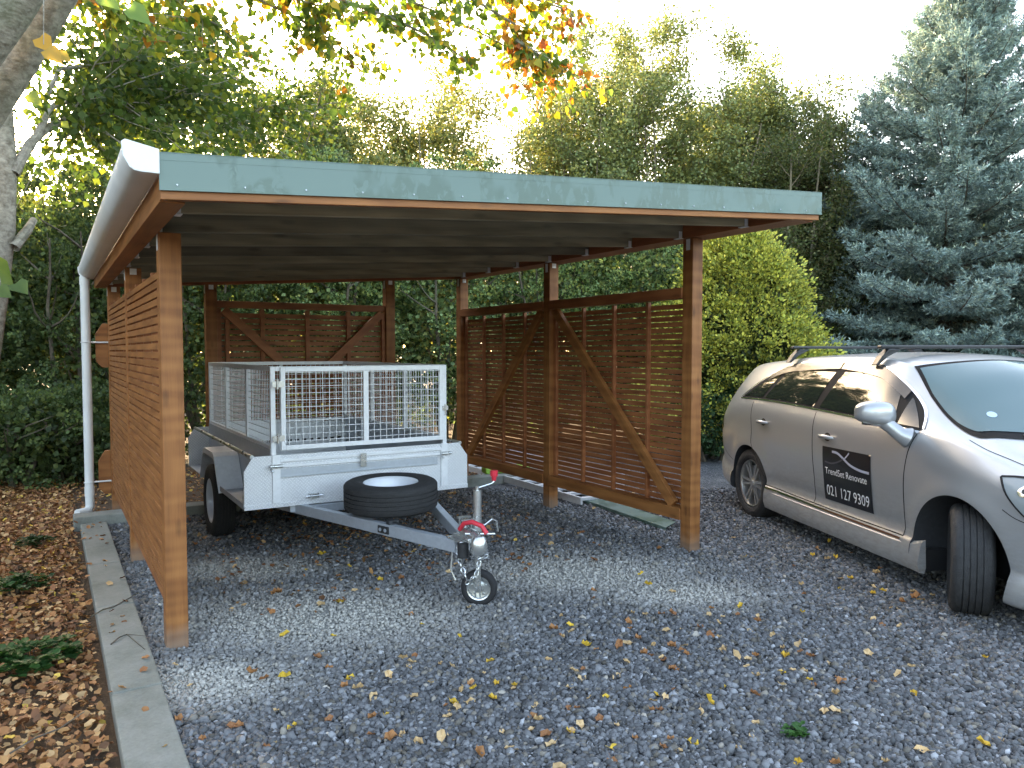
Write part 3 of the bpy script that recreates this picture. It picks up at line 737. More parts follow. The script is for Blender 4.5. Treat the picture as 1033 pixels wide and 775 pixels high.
def chain(m, pts, r=.018, w=.0042):
    d_ = 0
    P_ = [Vector(p) for p in pts]; seg = 0
    step = r*1.55; i = 0; pos = []
    for a_, b_ in zip(P_[:-1], P_[1:]):
        nseg = max(1, int((b_-a_).length/step))
        for q in range(nseg): pos.append((a_.lerp(b_, q/nseg), (b_-a_).normalized()))
    for i, (p, d) in enumerate(pos):
        sd = d.cross(Vector((.3, 1, .1))).normalized(); sd2 = d.cross(sd); s_ = sd if i % 2 else sd2
        m.tube([p+d*math.cos(t)*r+s_*math.sin(t)*r*.6 for t in np.linspace(0, 2*math.pi, 11)], w, 6, cap=False)
m = MB(); chain(m, [(CU-.05, CV+.13, .41), (CU-.07, CV+.05, .33), (CU-.05, CV+.0, .24), (CU-.01, CV-.03, .29), (CU+.02, CV-.02, .37), (CU+.09, CV-.02, .39)])
m.tube([(CU-.0, CV+.0, .20), (CU-.0, CV+.0, .14), (CU+.03, CV+.0, .135), (CU+.03, CV, .20)], .005, 8)
m.tube([(CU-.10, CV+.1, .40), (CU-.11, CV+.1, .30), (CU-.09, CV+.08, .24)], .006, 8)
tb(m, 'safety_chain', M['zinc'])
m = MB(); m.cyl((CU-.055, CV+.05, .375), (CU-.055, CV+.05, .46), .033, n=20); tb(m, 'plug_socket', M['blackplastic'])
# U bolts on right arm
m = MB()
for a1 in (.04, .12):
    q = Vector((CU+.075+a1*.25, CV+.22+a1, .415))
    for s_ in (-.03, .03): m.cyl(q+Vector((s_, 0, -.07)), q+Vector((s_, 0, .13)), .007, n=8)
    m.box(q.x-.045, q.x+.045, q.y-.012, q.y+.012, .535, .545)
tbs(m, 'clamp', M['zinc'])
# jockey wheel
JU, JV = 1.745, -.20
jk = empty('jockey_wheel', (0, 0, 0)); jk.parent = tr; jk.location = Vector((JU, JV, 0))-Vector(TO)
m = MB(); m.cyl((0, 0, .36), (0, 0, .72), .026, n=20); m.cyl((0, 0, .24), (0, 0, .37), .020, n=16); m.cyl((0, 0, .715), (0, 0, .745), .012, n=12); m.box(-.1, 0, -.02, .02, .40, .46); m.build('stem', M['zinc'], jk)
m = MB(); m.tube([(0, 0, .735), (.02, 0, .737), (.095, -.01, .755), (.112, -.01, .765), (.114, -.01, .78)], .006, 8); m.build('crank', M['zinc'], jk)
m = MB(); m.cyl((.114, -.01, .772), (.114, -.01, .80), .013, .017, n=14); m.cyl((.114, -.01, .80), (.114, -.01, .835), .023, .025, n=14); m.build('crank_knob', M['red'], jk)
wa = Vector((-.62, -.80, 0)).normalized()      # wheel axle direction
wd = Vector((wa.y, -wa.x, 0)); wc = Vector((.012, .0, .112))
m = MB(); m.lathe([(.075, -.026), (.085, -.030), (.100, -.030), (.110, -.022), (.113, -.010), (.113, .010), (.110, .022), (.100, .030), (.085, .030), (.075, .026)], wc, wa, 40); m.build('tyre', M['rubber'], jk)
m = MB(); m.lathe([(.078, .026), (.068, .022), (.062, .010), (.03, .004), (.028, .024), (.010, .026), (.001, .026)], wc, wa, 32); m.lathe([(.078, -.026), (.06, -.01), (.001, -.02)], wc, wa, 32)
for i in range(5):
    q = i*1.2566; p = wc+(Vector((0, 0, 1))*math.cos(q)+wd*math.sin(q))*.045; m.cyl(p+wa*.006, p+wa*.014, .008, n=8)
m.build('rim', M['zinc'], jk)
m = MB()
for s_ in (-.036, .036): m.bar(wc+wa*s_, wc+wa*s_*.9+Vector((0, 0, .135)), .004, .03, tuple(wd))
m.bar(wc+wa*.037+Vector((0, 0, .137)), wc-wa*.037+Vector((0, 0, .137)), .03, .005); m.build('fork', M['zinc'], jk)
# spare wheel, flat on the drawbar
sw = empty('spare_wheel', (0, 0, 0)); sw.parent = tr; sw.location = Vector((1.53, .66, .578))-Vector(TO); sw.rotation_euler = (R(1.5), R(-1), 0)
m = MB(); m.lathe(tyre_prof(.325, .205, .19, 4, .006), (0, 0, 0), (0, 0, 1), 72); m.build('tyre', M['tyre'], sw)
m = MB(); m.lathe([(.192, .085), (.190, .089), (.178, .080), (.174, .05), (.165, .02), (.155, -.02), (.15, -.05), (.11, -.045), (.10, -.055), (.04, -.06), (.001, -.06)], (0, 0, 0), (0, 0, 1), 56)
m.lathe([(.192, -.085), (.17, -.06), (.001, -.065)], (0, 0, 0), (0, 0, 1), 56); m.build('rim', M['whitepaint'], sw)
m = MB(); m.cyl((.155, .07, .0), (.178, .08, .055), .004, n=6); m.build('valve', M['blackplastic'], sw)
m = MB(); m.box(1.30, 1.76, .60, .70, .455, .484); tb(m, 'spare_bracket', M['galv'], drw)

# ------------------------------------------------------------------ car
def pchip(xs, ys):
    xs, ys = np.array(xs, float), np.array(ys, float); h = np.diff(xs); d = np.diff(ys)/h; m = np.zeros(len(xs))
    for i in range(1, len(xs)-1):
        if d[i-1]*d[i] > 0: w1, w2 = 2*h[i]+h[i-1], h[i]+2*h[i-1]; m[i] = (w1+w2)/(w1/d[i-1]+w2/d[i])
    m[0], m[-1] = d[0], d[-1]
    def f(x):
        x = np.clip(x, xs[0], xs[-1]); i = np.clip(np.searchsorted(xs, x)-1, 0, len(xs)-2); t = (x-xs[i])/h[i]
        return (2*t**3-3*t**2+1)*ys[i]+(t**3-2*t**2+t)*h[i]*m[i]+(-2*t**3+3*t**2)*ys[i+1]+(t**3-t**2)*h[i]*m[i+1]
    return f
fw = pchip([-.93, -.90, -.85, -.75, -.5, -.2, .2, 1, 2.3, 2.7, 3.05, 3.3, 3.5, 3.65, 3.72], [.48, .66, .745, .80, .86, .885, .892, .895, .893, .892, .868, .81, .69, .50, .34])
fb = pchip([-.93, -.90, -.85, -.75, -.6, -.3, .1, .6, 1.2, 2.0, 2.4, 2.65, 2.9, 3.2, 3.5, 3.65, 3.72], [.80, .86, .91, .97, 1.04, 1.10, 1.125, 1.12, 1.10, 1.075, 1.045, 1.00, .93, .845, .74, .64, .56])
fc = pchip([-.93, -.90, -.85, -.75, -.60, -.5, -.35, 0, .6, 1.2, 1.6, 1.85, 2.1, 2.4, 2.65, 2.82, 2.95, 3.2, 3.5, 3.65, 3.72], [.84, .93, 1.04, 1.21, 1.42, 1.475, 1.492, 1.52, 1.555, 1.57, 1.56, 1.53, 1.45, 1.29, 1.15, 1.06, 1.03, .965, .85, .72, .60])
ye = pchip([-.93, -.85, -.6, -.3, 0, .6, 1.2, 1.7, 2.0, 2.25, 2.5, 2.75, 2.95, 3.3, 3.6, 3.72], [.40, .57, .60, .595, .60, .615, .62, .615, .625, .65, .69, .70, .66, .58, .40, .25])
ze = pchip([-.93, -.85, -.75, -.6, -.45, -.3, 0, .6, 1.2, 1.6, 1.8, 2.0, 2.2, 2.45, 2.65, 2.95, 3.3, 3.6, 3.72], [.82, .97, 1.11, 1.30, 1.405, 1.435, 1.462, 1.502, 1.512, 1.50, 1.462, 1.345, 1.225, 1.095, 1.03, .955, .865, .70, .585])
fz0 = pchip([-.93, -.6, 0, 2.7, 3.3, 3.72], [.34, .24, .20, .18, .16, .20])
def body_mesh():
    xs = np.concatenate([np.linspace(-.93, -.80, 9), np.linspace(-.78, 3.30, 150), np.linspace(3.33, 3.72, 16)])
    sub = 6; rings = []
    for x in xs:
        w, b, c, y1, z1, z0 = fw(x), fb(x), fc(x), ye(x), ze(x), fz0(x)
        hd = b-z0
        fr = 1/(1+math.exp(-(x-2.55)*9))       # bonnet zone
        yb = w*(.945-.05*fr); yg = yb+(y1-yb)*.5+.018*(1-fr); zg = b+(z1-b)*.52+.004*fr
        if z1-b < .02: zg = (b+z1)/2
        P_ = [(0, z0), (w*.80, z0), (w*.972, z0+.012), (w*1.004, z0+.07), (w*.995, z0+.15), (w*.972, z0+.20), (w*.978, z0+hd*.36), (w*.998, z0+hd*.58), (w*1.0, z0+hd*.74), (w*.988, z0+hd*.88), (yb, b), (yg, zg), (y1, z1), (y1*.86, z1+(c-z1)*.42), (y1*.5, z1+(c-z1)*.82), (0, c)]
        pts = []
        Q = [np.array(p) for p in P_]; n = len(Q)
        for i in range(n-1):
            p0 = Q[i-1] if i > 0 else np.array((-Q[1][0], Q[1][1])); p3 = Q[i+2] if i+2 < n else np.array((-Q[n-2][0], Q[n-2][1]))
            p1, p2 = Q[i], Q[i+1]
            for t in np.arange(sub)/sub:
                tt = .5*((2*p1)+(-p0+p2)*t+(2*p0-5*p1+4*p2-p3)*t*t+(-p0+3*p1-3*p2+p3)*t**3); pts.append(tt)
        pts.append(Q[-1]); pts = np.array(pts); pts[0][0] = 0; pts[-1][0] = 0
        # flared arches
        for ax_, rr in ((0.0, .365), (2.69, .385)):
            d = np.hypot(x-ax_, pts[:, 1]-.33)-rr
            pts[:, 0] += np.where((pts[:, 0] > .6) & (pts[:, 1] < .95) & (d > -.08), .016*np.exp(-np.maximum(d-.01, 0)**2/.006), 0)
        # rising crease along the doors
        zc = .60+.05*(2.3-x)/2.3
        if .3 < x < 2.3: pts[:, 0] -= np.where((pts[:, 0] > .6) & (pts[:, 1] < .6), .008*np.exp(-((pts[:, 1]-.42)/.05)**2), 0)
        right = [(x, -p[0], p[1]) for p in pts]; left = [(x, p[0], p[1]) for p in pts[1:-1]][::-1]
        rings.append(right+left)
    n = len(rings[0]); V = [v for r in rings for v in r]; F = []
    for i in range(len(rings)-1):
        for k in range(n):
            k2 = (k+1) % n; F.append((i*n+k, (i+1)*n+k, (i+1)*n+k2, i*n+k2))
    F.append(tuple(range(n))); F.append(tuple((len(rings)-1)*n+k for k in range(n))[::-1])
    me = bpy.data.meshes.new('body'); me.from_pydata(V, [], F); me.update()
    bm = bmesh.new(); bm.from_mesh(me); bmesh.ops.recalc_face_normals(bm, faces=bm.faces); bm.to_mesh(me); bm.free()
    return me
def paint_mat():
    m, nt = new_mat('champagne_silver_paint'); o = objco(nt)
    n = noise(nt, o, 900, 2); n2 = noise(nt, o, 2.5, 4); n3 = noise(nt, mapping(nt, o, (1, 1, 3)), 14, 5, .7)
    col = mixc(nt, n.outputs['Fac'], (.36, .365, .37), (.46, .467, .475))
    # road dust gathered on the lower body
    sx = N(nt, 'ShaderNodeSeparateXYZ'); L(nt, o, sx.inputs[0])
    low = math_(nt, 'MULTIPLY', ramp(nt, sx.outputs['Z'], [(.2, (1, 1, 1)), (.75, (0, 0, 0))]), math_(nt, 'MULTIPLY', ramp(nt, n3.outputs['Fac'], [(.35, (0, 0, 0)), (.7, (1, 1, 1))]), .6))
    col = mixc(nt, low, col, (.28, .26, .23))
    ro = math_(nt, 'ADD', .26, math_(nt, 'ADD', math_(nt, 'MULTIPLY', low, .4), math_(nt, 'MULTIPLY', n2.outputs['Fac'], .12)))
    p = principled(nt, col, ro, .5, bump(nt, n.outputs['Fac'], .02, .001), .5); p.inputs['Coat Roughness'].default_value = .07
    out(nt, p.outputs[0]); return m
M['paint'] = paint_mat()
def glass_mat(name, tint, rough=.02):
    m, nt = new_mat(name); o = objco(nt); n = noise(nt, mapping(nt, o, (1, 1, 2)), 9, 6, .7)
    p = principled(nt, tint, math_(nt, 'ADD', rough, math_(nt, 'MULTIPLY', n.outputs['Fac'], .04)), 0, None, 0, .38)
    out(nt, p.outputs[0]); return m
M['glass'] = glass_mat('tinted_side_glass', (.012, .015, .014))
M['glass_front'] = glass_mat('sky_toned_windscreen', (.075, .13, .14), .04)  # teal base colour carries the sky reflection of the windscreen
M['visor'] = glass_mat('smoked_visor', (.075, .062, .052), .12)
M['chrome'] = simple('chrome_trim', (.75, .76, .78), .12, 1.0, .04, 30)
M['alloy'] = simple('alloy_wheel_metal', (.46, .45, .43), .3, .8, .1, 20, .4)
M['darkwell'] = simple('wheel_well_liner', (.028, .030, .034), .9, 0, .4, 25, bmp=.5, bsc=20)
def matte(name, c):
    m, nt = new_mat(name); n = noise(nt, objco(nt), 40, 3)
    out(nt, principled(nt, mixc(nt, n.outputs['Fac'], c, tuple(x*1.4 for x in c)), .75, spec=.12).outputs[0]); return m
M['gap'] = matte('panel_gap_seal', (.018, .018, .019))
M['seal'] = matte('window_rubber', (.012, .012, .013))
M['lamp'] = glass_mat('headlamp_lens', (.24, .27, .28), .02)
car = empty('estate_car', (3.115, 7.283, 0), R(-81.1))
tag(car, 'silver champagne estate car with black roof bars parked beside the carport', 'car')
bme = body_mesh(); bvh = BVHTree.FromPolygons([v.co.copy() for v in bme.vertices], [tuple(p.vertices) for p in bme.polygons])
body = bpy.data.objects.new('body', bme); COL.objects.link(body); body.parent = car
bme.materials.append(M['paint']); bme.materials.append(M['darkwell'])
cut = []
for ax_, rr in ((0.0, .360), (2.69, .382)):
    for sg in (-1, 1):
        m = MB(); m.cyl((ax_, sg*.52, .33), (ax_, sg*1.1, .33), rr, n=64)
        c = m.build('cutter', [M['darkwell']], car); cut.append(c)
        for p_ in c.data.polygons: p_.material_index = 0
        b_ = body.modifiers.new('arch', 'BOOLEAN'); b_.operation = 'DIFFERENCE'; b_.solver = 'EXACT'; b_.object = c
        try: b_.material_mode = 'TRANSFER'
        except Exception: pass
bpy.context.view_layer.update(); dg = bpy.context.evaluated_depsgraph_get()
nm = bpy.data.meshes.new_from_object(body.evaluated_get(dg)); body.modifiers.clear(); body.data = nm
for c in cut: bpy.data.objects.remove(c)
nm.polygons.foreach_set('use_smooth', np.ones(len(nm.polygons), bool)); nm.set_sharp_from_angle(angle=R(32))
print('car body mats', [m_.name for m_ in nm.materials])

def overlay(name, poly, mat, parent, off=.003, view='side', sg=-1, step=.05, thick=0):
    "panel that follows the body surface; poly in (x,z) for 'side' or (x,y) for 'top'"
    bm = bmesh.new(); vs = [bm.verts.new((p[0], p[1], 0)) for p in poly]; bm.faces.new(vs)
    xs = [p[0] for p in poly]; ys = [p[1] for p in poly]
    for ax_, lo, hi in ((0, min(xs), max(xs)), (1, min(ys), max(ys))):
        t = lo+step
        while t < hi:
            co = (t, 0, 0) if ax_ == 0 else (0, t, 0); no = (1, 0, 0) if ax_ == 0 else (0, 1, 0)
            bmesh.ops.bisect_plane(bm, geom=bm.verts[:]+bm.edges[:]+bm.faces[:], plane_co=co, plane_no=no); t += step
    bmesh.ops.triangulate(bm, faces=[f for f in bm.faces if len(f.verts) > 4])
    bm.verts.ensure_lookup_table()
    for v in bm.verts:
        if view == 'side': o_, d_ = Vector((v.co.x, sg*2, v.co.y)), Vector((0, -sg, 0))
        elif view == 'front': o_, d_ = Vector((6, v.co.x, v.co.y)), Vector((-1, 0, 0))
        else: o_, d_ = Vector((v.co.x, v.co.y, 4)), Vector((0, 0, -1))
        h, nrm, _, _ = bvh.ray_cast(o_, d_)
        if h is None: h, nrm = (o_+d_*1.2), -d_
        if nrm.dot(d_) > 0: nrm = -nrm
        v.co = h+nrm*off
    me = bpy.data.meshes.new(name); bmesh.ops.recalc_face_normals(bm, faces=bm.faces)
    c0 = sum((f.calc_center_median() for f in bm.faces), Vector())/len(bm.faces); n0 = sum((f.normal for f in bm.faces), Vector())
    ref = Vector((0, sg, 0)) if view == 'side' else (Vector((1, 0, .2)) if view == 'front' else Vector((0, 0, 1)))
    if n0.dot(ref) < 0: bmesh.ops.reverse_faces(bm, faces=bm.faces)
    bm.to_mesh(me); bm.free(); o = link_mesh(name, me, parent, [mat]); me.polygons.foreach_set('use_smooth', np.ones(len(me.polygons), bool))
    return o
def smooth_poly(pts, n=5):
    "Catmull-Rom through open polyline"
    q = [np.array(p, float) for p in pts]; o = []
    for i in range(len(q)-1):
        p0 = q[max(i-1, 0)]; p1, p2 = q[i], q[i+1]; p3 = q[min(i+2, len(q)-1)]
        for t in np.arange(n)/n: o.append(tuple(.5*(2*p1+(-p0+p2)*t+(2*p0-5*p1+4*p2-p3)*t*t+(-p0+3*p1-3*p2+p3)*t**3)))
    return o+[tuple(q[-1])]
def ribbon(pts, w):
    q = [np.array(p, float) for p in pts]; a, b = [], []
    for i, p in enumerate(q):
        t = q[min(i+1, len(q)-1)]-q[max(i-1, 0)]; t /= np.linalg.norm(t)+1e-9; n_ = np.array([-t[1], t[0]])
        a.append(tuple(p+n_*w/2)); b.append(tuple(p-n_*w/2))
    return a+b[::-1]
belt = smooth_poly([(-.26, 1.125), (.1, 1.135), (.6, 1.13), (1.2, 1.112), (1.8, 1.088), (2.3, 1.062)], 4)
top = smooth_poly([(-.26, 1.13), (-.02, 1.29), (.25, 1.405), (.50, 1.462), (.80, 1.482), (1.2, 1.487), (1.58, 1.470), (1.78, 1.418), (2.0, 1.300), (2.2, 1.17), (2.31, 1.07)], 5)
def ytop(x, c): xs_ = [p[0] for p in c]; return float(np.interp(x, xs_, [p[1] for p in c]))
for sg in (-1, 1):
    tp = top
    fr_ = overlay('window_surround', belt+tp[::-1][1:-1], M['seal'], car, .0045, 'side', sg, .02)
    def win(name, x0b, x1b, x0t, x1t, mat, off=.008, inset=.012, lo=None, hi=None):
        nb = 12; bot = [(x0b+(x1b-x0b)*i/nb, ytop(x0b+(x1b-x0b)*i/nb, belt)+inset) for i in range(nb+1)]
        tt = [(x0t+(x1t-x0t)*i/nb, min(ytop(x0t+(x1t-x0t)*i/nb, tp)-inset, 9 if hi is None else hi(x0t+(x1t-x0t)*i/nb))) for i in range(nb+1)]
        return overlay(name, bot+tt[::-1], mat, car, off, 'side', sg, .025)
    hi = lambda x: 1.408 if x > .2 else 9
    win('rear_quarter_window', -.21, .17, .0, .30, M['glass'], hi=lambda x: ytop(x, tp)-.05)
    win('side_window', .22, 1.045, .40, 1.13, M['glass'], hi=lambda x: min(1.405, ytop(x, tp)-.03))
    win('side_window', 1.125, 2.035, 1.25, 1.925, M['glass'], hi=lambda x: min(1.41, ytop(x, tp)-.03))
    win('front_quarter_window', 2.075, 2.275, 2.04, 2.06, M['glass'], hi=lambda x: ytop(x, tp)-.02)
    # smoked wind deflectors
    for x0, x1 in ((.12, 1.165), (1.185, 2.0)):
        n_ = 16; xs_ = [x0+(x1-x0)*i/n_ for i in range(n_+1)]
        overlay('wind_deflector', [(x, ytop(x, tp)-.075+.035*abs((x-x0)/(x1-x0)-.5)) for x in xs_]+[(x, ytop(x, tp)-.004) for x in xs_[::-1]], M['visor'], car, .015, 'side', sg, .025)
    overlay('belt_trim', ribbon(smooth_poly([(-.27, 1.118), (.1, 1.127), (.6, 1.122), (1.2, 1.104), (1.8, 1.080), (2.3, 1.050)], 6), .013), M['chrome'], car, .009, 'side', sg, .03)
    overlay('roof_trim', ribbon([(x, z+.004) for x, z in tp], .010), M['chrome'], car, .009, 'side', sg, .02)
    # door gaps
    for pts in ([(.03, 1.105), (.045, .98), (.07, .85), (.085, .72), (.15, .62), (.25, .50), (.32, .42), (.36, .375)], [(1.10, 1.09), (1.115, .95), (1.125, .75), (1.135, .55), (1.13, .36)], [(2.285, 1.04), (2.25, .92), (2.225, .78), (2.215, .6), (2.215, .36)], [(.36, .372), (.8, .364), (1.5, .358), (2.215, .358)]):
        overlay('door_gap', ribbon(smooth_poly(pts, 4), .0085), M['gap'], body, .0012, 'side', sg)
    overlay('sill_trim', ribbon([(.37, .350), (1.2, .342), (2.2, .336)], .012), M['chrome'], car, .006, 'side', sg)
    overlay('door_gap', ribbon(smooth_poly([(3.02, .70), (3.10, .665), (3.2, .65), (3.32, .66)], 4), .005), M['gap'], body, .0012, 'side', sg)
    overlay('door_gap', ribbon(smooth_poly([(-.35, .50), (-.5, .52), (-.72, .60)], 4), .005), M['gap'], body, .0012, 'side', sg)
    # fuller side skirt
    sk = MB()
    pf = lambda y_: sg*y_
    vs = []; fs = []; uv = []
    secs = [(.36, .80), (.45, 1), (.9, 1), (1.5, 1), (2.1, 1), (2.25, 1.0), (2.32, 1.1), (2.38, 1.3), (2.415, 1.45)]
    for x, k_ in secs:
        e = .016*k_; up = .045*max(0, (x-2.22)/.2)**1.5
        vs += [(x, pf(.872), .335+up), (x, pf(.888+e*.7), .318+up), (x, pf(.900+e*1.2), .225), (x, pf(.885+e), .168), (x, pf(.84+.035*min(1, up*30)), .162), (x, pf(.80+.065*min(1, up*30)), .20)]
    for i in range(len(secs)-1):
        for j in range(6): fs.append((i*6+j, i*6+(j+1) % 6, (i+1)*6+(j+1) % 6, (i+1)*6+j))
    fs += [(0, 1, 2, 3, 4, 5), tuple((len(secs)-1)*6+j for j in range(6))]
    sk.add(vs, fs, None, 0, True); sk.build('side_skirt', M['paint'], car)
    # headlight, hood gap
    hp = smooth_poly([(2.96, .872), (3.06, .880), (3.18, .862), (3.3, .82), (3.42, .76)], 3)+smooth_poly([(3.40, .62), (3.25, .63), (3.14, .695), (3.04, .785)], 3)
    hl_ = overlay('headlight', hp, M['lamp'], car, .005, 'side', sg, .02)
    overlay('headlight_seal', ribbon(hp+hp[:1], .010), M['gap'], hl_, .008, 'side', sg, .02)
    for hx, hz, hr in ((3.125, .815, .038), (3.21, .745, .055)):
        overlay('reflector_bowl', [(hx+hr*math.cos(t), hz+hr*.8*math.sin(t)) for t in np.linspace(0, 6.1, 20)], M['chrome'], hl_, .009, 'side', sg, .02)
        overlay('bulb_cover', [(hx+hr*.5*math.cos(t), hz+hr*.4*math.sin(t)) for t in np.linspace(0, 6.1, 16)], M['glass'], hl_, .011, 'side', sg, .02)
    overlay('door_gap', ribbon(smooth_poly([(2.60, sg*.735), (2.75, sg*.745), (2.9, sg*.72), (3.2, sg*.66), (3.5, sg*.50)], 5), .006), M['gap'], body, .0015, 'top', 1)
    # handles
    for x, z in ((.30, .935), (1.33, .915)):
        h_, nn_, _, _ = bvh.ray_cast(Vector((x, sg*2, z)), Vector((0, -sg, 0))); yy = h_.y
        hm = MB(); hm.tube([(x-.085, yy+sg*.006, z-.002), (x-.07, yy+sg*.026, z), (x, yy+sg*.036, z+.003), (x+.07, yy+sg*.026, z), (x+.085, yy+sg*.006, z-.002)], [.011, .015, .016, .014, .010], 10)
        hd_ = hm.build('door_handle', M['paint'], car)
        overlay('handle_recess', [(x+.045*math.cos(t), z+.033*math.sin(t)) for t in np.linspace(0, 6.1, 18)], M['visor'], hd_, .002, 'side', sg, .02)
    # mirror
    mr = empty('wing_mirror', (0, 0, 0)); mr.parent = car
    mm = bpy.data.meshes.new('shell'); bm = bmesh.new(); bmesh.ops.create_uvsphere(bm, u_segments=28, v_segments=18, radius=1)
    for v in bm.verts:
        q_ = (abs(v.co.x)**2.6+abs(v.co.y)**3.2+abs(v.co.z)**2.8)**(-1/2.9); x, y, z = v.co*q_
        if x < -.35: x = -.35-(abs(x)-.35)*.15
        zz = z*(.092 if z > 0 else .068); yy = y*.135
        v.co = (2.12+x*.085+.02*abs(y)**2*-1, sg*(1.03)+yy, 1.155+zz*(1-.12*max(0, sg*y))+.008*y*sg)
    bm.to_mesh(mm); bm.free(); mm.polygons.foreach_set('use_smooth', np.ones(len(mm.polygons), bool)); link_mesh('shell', mm, mr, [M['paint']])
    am = MB(); am.tube([(2.13, sg*.985, 1.115), (2.16, sg*.95, 1.075), (2.20, sg*.91, 1.03), (2.215, sg*.865, 1.01)], [.05, .045, .05, .07], 14); am.build('arm', M['paint'], mr)
    gm = MB(); gm.box(2.078, 2.087, sg*.92, sg*1.13, 1.11, 1.215); gm.build('mirror_glass', M['chrome'], mr, bevel=.004)
    gm = MB(); gm.tube([(2.13, sg*.93, 1.093), (2.145, sg*1.03, 1.087), (2.12, sg*1.13, 1.10)], .010, 8); gm.build('mirror_trim', M['chrome'], mr)
# windscreen, cowl, wipers
ws = smooth_poly([(1.90, -.55), (1.945, -.30), (1.96, 0), (1.945, .30), (1.90, .55)], 4)+smooth_poly([(2.12, .615), (2.33, .655), (2.52, .665), (2.62, .62), (2.73, .40), (2.775, 0), (2.73, -.40), (2.62, -.62), (2.52, -.665), (2.33, -.655), (2.12, -.615)], 4)
overlay('windscreen', ws, M['glass_front'], car, .009, 'top', 1, .03)
wo = smooth_poly([(1.86, -.565), (1.905, -.30), (1.92, 0), (1.905, .30), (1.86, .565)], 4)+smooth_poly([(2.12, .632), (2.33, .672), (2.55, .69), (2.68, .64), (2.80, .41), (2.85, 0), (2.80, -.41), (2.68, -.64), (2.55, -.69), (2.33, -.672), (2.12, -.632)], 4)
overlay('windscreen_seal', wo, M['seal'], car, .005, 'top', 1, .03)
wp = MB()
for y0, y1 in ((-.38, .12), (.12, .55)):
    def surf(x, y, o=.03):
        h_, n_, _, _ = bvh.ray_cast(Vector((x, y, 4)), Vector((0, 0, -1))); return h_+n_*o
    wp.tube([surf(2.80, y0+.02), surf(2.76, y0+.2, .035), surf(2.70, y1-.03, .03)], .008, 8); wp.tube([surf(2.74, y0-.12, .014), surf(2.735, (y0+y1)/2, .016), surf(2.69, y1, .014)], .005, 6)
wp.build_split('wiper', M['blackplastic'], car)
st = overlay('registration_sticker', [(2.50+.03*math.cos(t), -.50+.028*math.sin(t)) for t in np.linspace(0, 6.1, 16)], simple('sticker', (.35, .5, .62), .4), car, .011, 'top', 1, .02)
# front: grille, lower intake; tail: glass, lamps
overlay('grille', [(-.42, .62), (.42, .62), (.36, .72), (-.36, .72)], M['blackplastic'], car, .004, 'front', 1)
overlay('air_intake', [(-.45, .28), (.45, .28), (.40, .42), (-.40, .42)], M['blackplastic'], car, .004, 'front', 1)
overlay('rear_window', [(-.88, -.48), (-.62, -.52), (-.62, .52), (-.88, .48)], M['glass'], car, .004, 'top', 1)
for sg in (-1, 1): overlay('tail_light', [(-.90, .86), (-.72, .92), (-.66, .80), (-.88, .70)], M['lens_red'], car, .004, 'side', sg)
# wheels
def alloy(m, c, sg):
    ax = Vector((0, sg, 0)); rr = .222
    m.lathe([(rr, .085), (rr-.004, .092), (rr-.014, .086), (rr-.02, .06), (rr-.025, -.06), (rr, -.09)], c, ax, 56)
    hub = c+ax*.055
    m.lathe([(.07, -.02), (.068, .004), (.05, .014), (.03, .016), (.028, .024), (.001, .026)], hub, ax, 28)
    for i in range(6):
        for dq in (-.17, .17):
            q0 = i*math.pi/3+dq*1.5; q1 = i*math.pi/3+dq*.85
            d0 = Vector((math.cos(q0), 0, math.sin(q0))); d1 = Vector((math.cos(q1), 0, math.sin(q1)))
            m.bar(hub+d0*.045+ax*.004, c+d1*(rr-.014)+ax*.068, .024, .02, tuple(ax))
def car_wheel(x, y, sg, steer=0):
    w = empty('wheel', (x, y, .325)); w.parent = car; w.rotation_euler = (0, 0, steer)
    m = MB(); m.lathe(tyre_prof(.325, .225, .225, 4, .009), (0, 0, 0), (0, sg, 0), 80); m.build('tyre', M['cartyre'], w)
    m = MB(); alloy(m, Vector((0, 0, 0)), sg); m.build('rim', M['alloy'], w)
    m = MB(); m.cyl((0, -sg*.02, 0), (0, sg*.0, 0), .15, n=40); m.box(-.16, -.05, sg*.0, sg*.03, .03, .15); m.build('brake_disc', M['galv_dull'], w)
    m = MB(); m.cyl((0, -sg*.09, 0), (0, -sg*.025, 0), .20, n=32); m.build('backing_plate', M['darkwell'], w)
for sg in (-1, 1):
    car_wheel(0, sg*.765, sg); car_wheel(2.665, sg*.765, sg, R(-37))
m = MB(); m.cyl((2.58, -.60, .45), (2.60, -.55, .85), .03, n=12); m.tube([(2.52+.05*math.cos(t*1.0), -.60+.05*math.sin(t), .45+t*.011) for t in np.linspace(0, 25, 90)], .007, 6); m.build('suspension_strut', M['galv_dull'], car)
m = MB(); m.box(2.20, 2.36, -.86, -.66, .16, .30); m.build('mud_flap', M['blackplastic'], car)
# roof bars
for x in (.36, 1.60):
    m = MB(); m.box(x-.028, x+.028, -.66, .66, 1.597, 1.622, ax=1); bar = m.build('roof_bar', M['blackplastic'], car, bevel=.009)
    for sg in (-1, 1):
        m = MB(); m.prism([(x-.03, sg*.60, 1.595), (x-.035, sg*.655, 1.54), (x-.045, sg*.695, 1.475), (x-.045, sg*.675, 1.472), (x-.035, sg*.61, 1.535), (x-.03, sg*.50, 1.590)], (.07, 0, 0)); m.build('foot', M['blackplastic'], bar, bevel=.005)
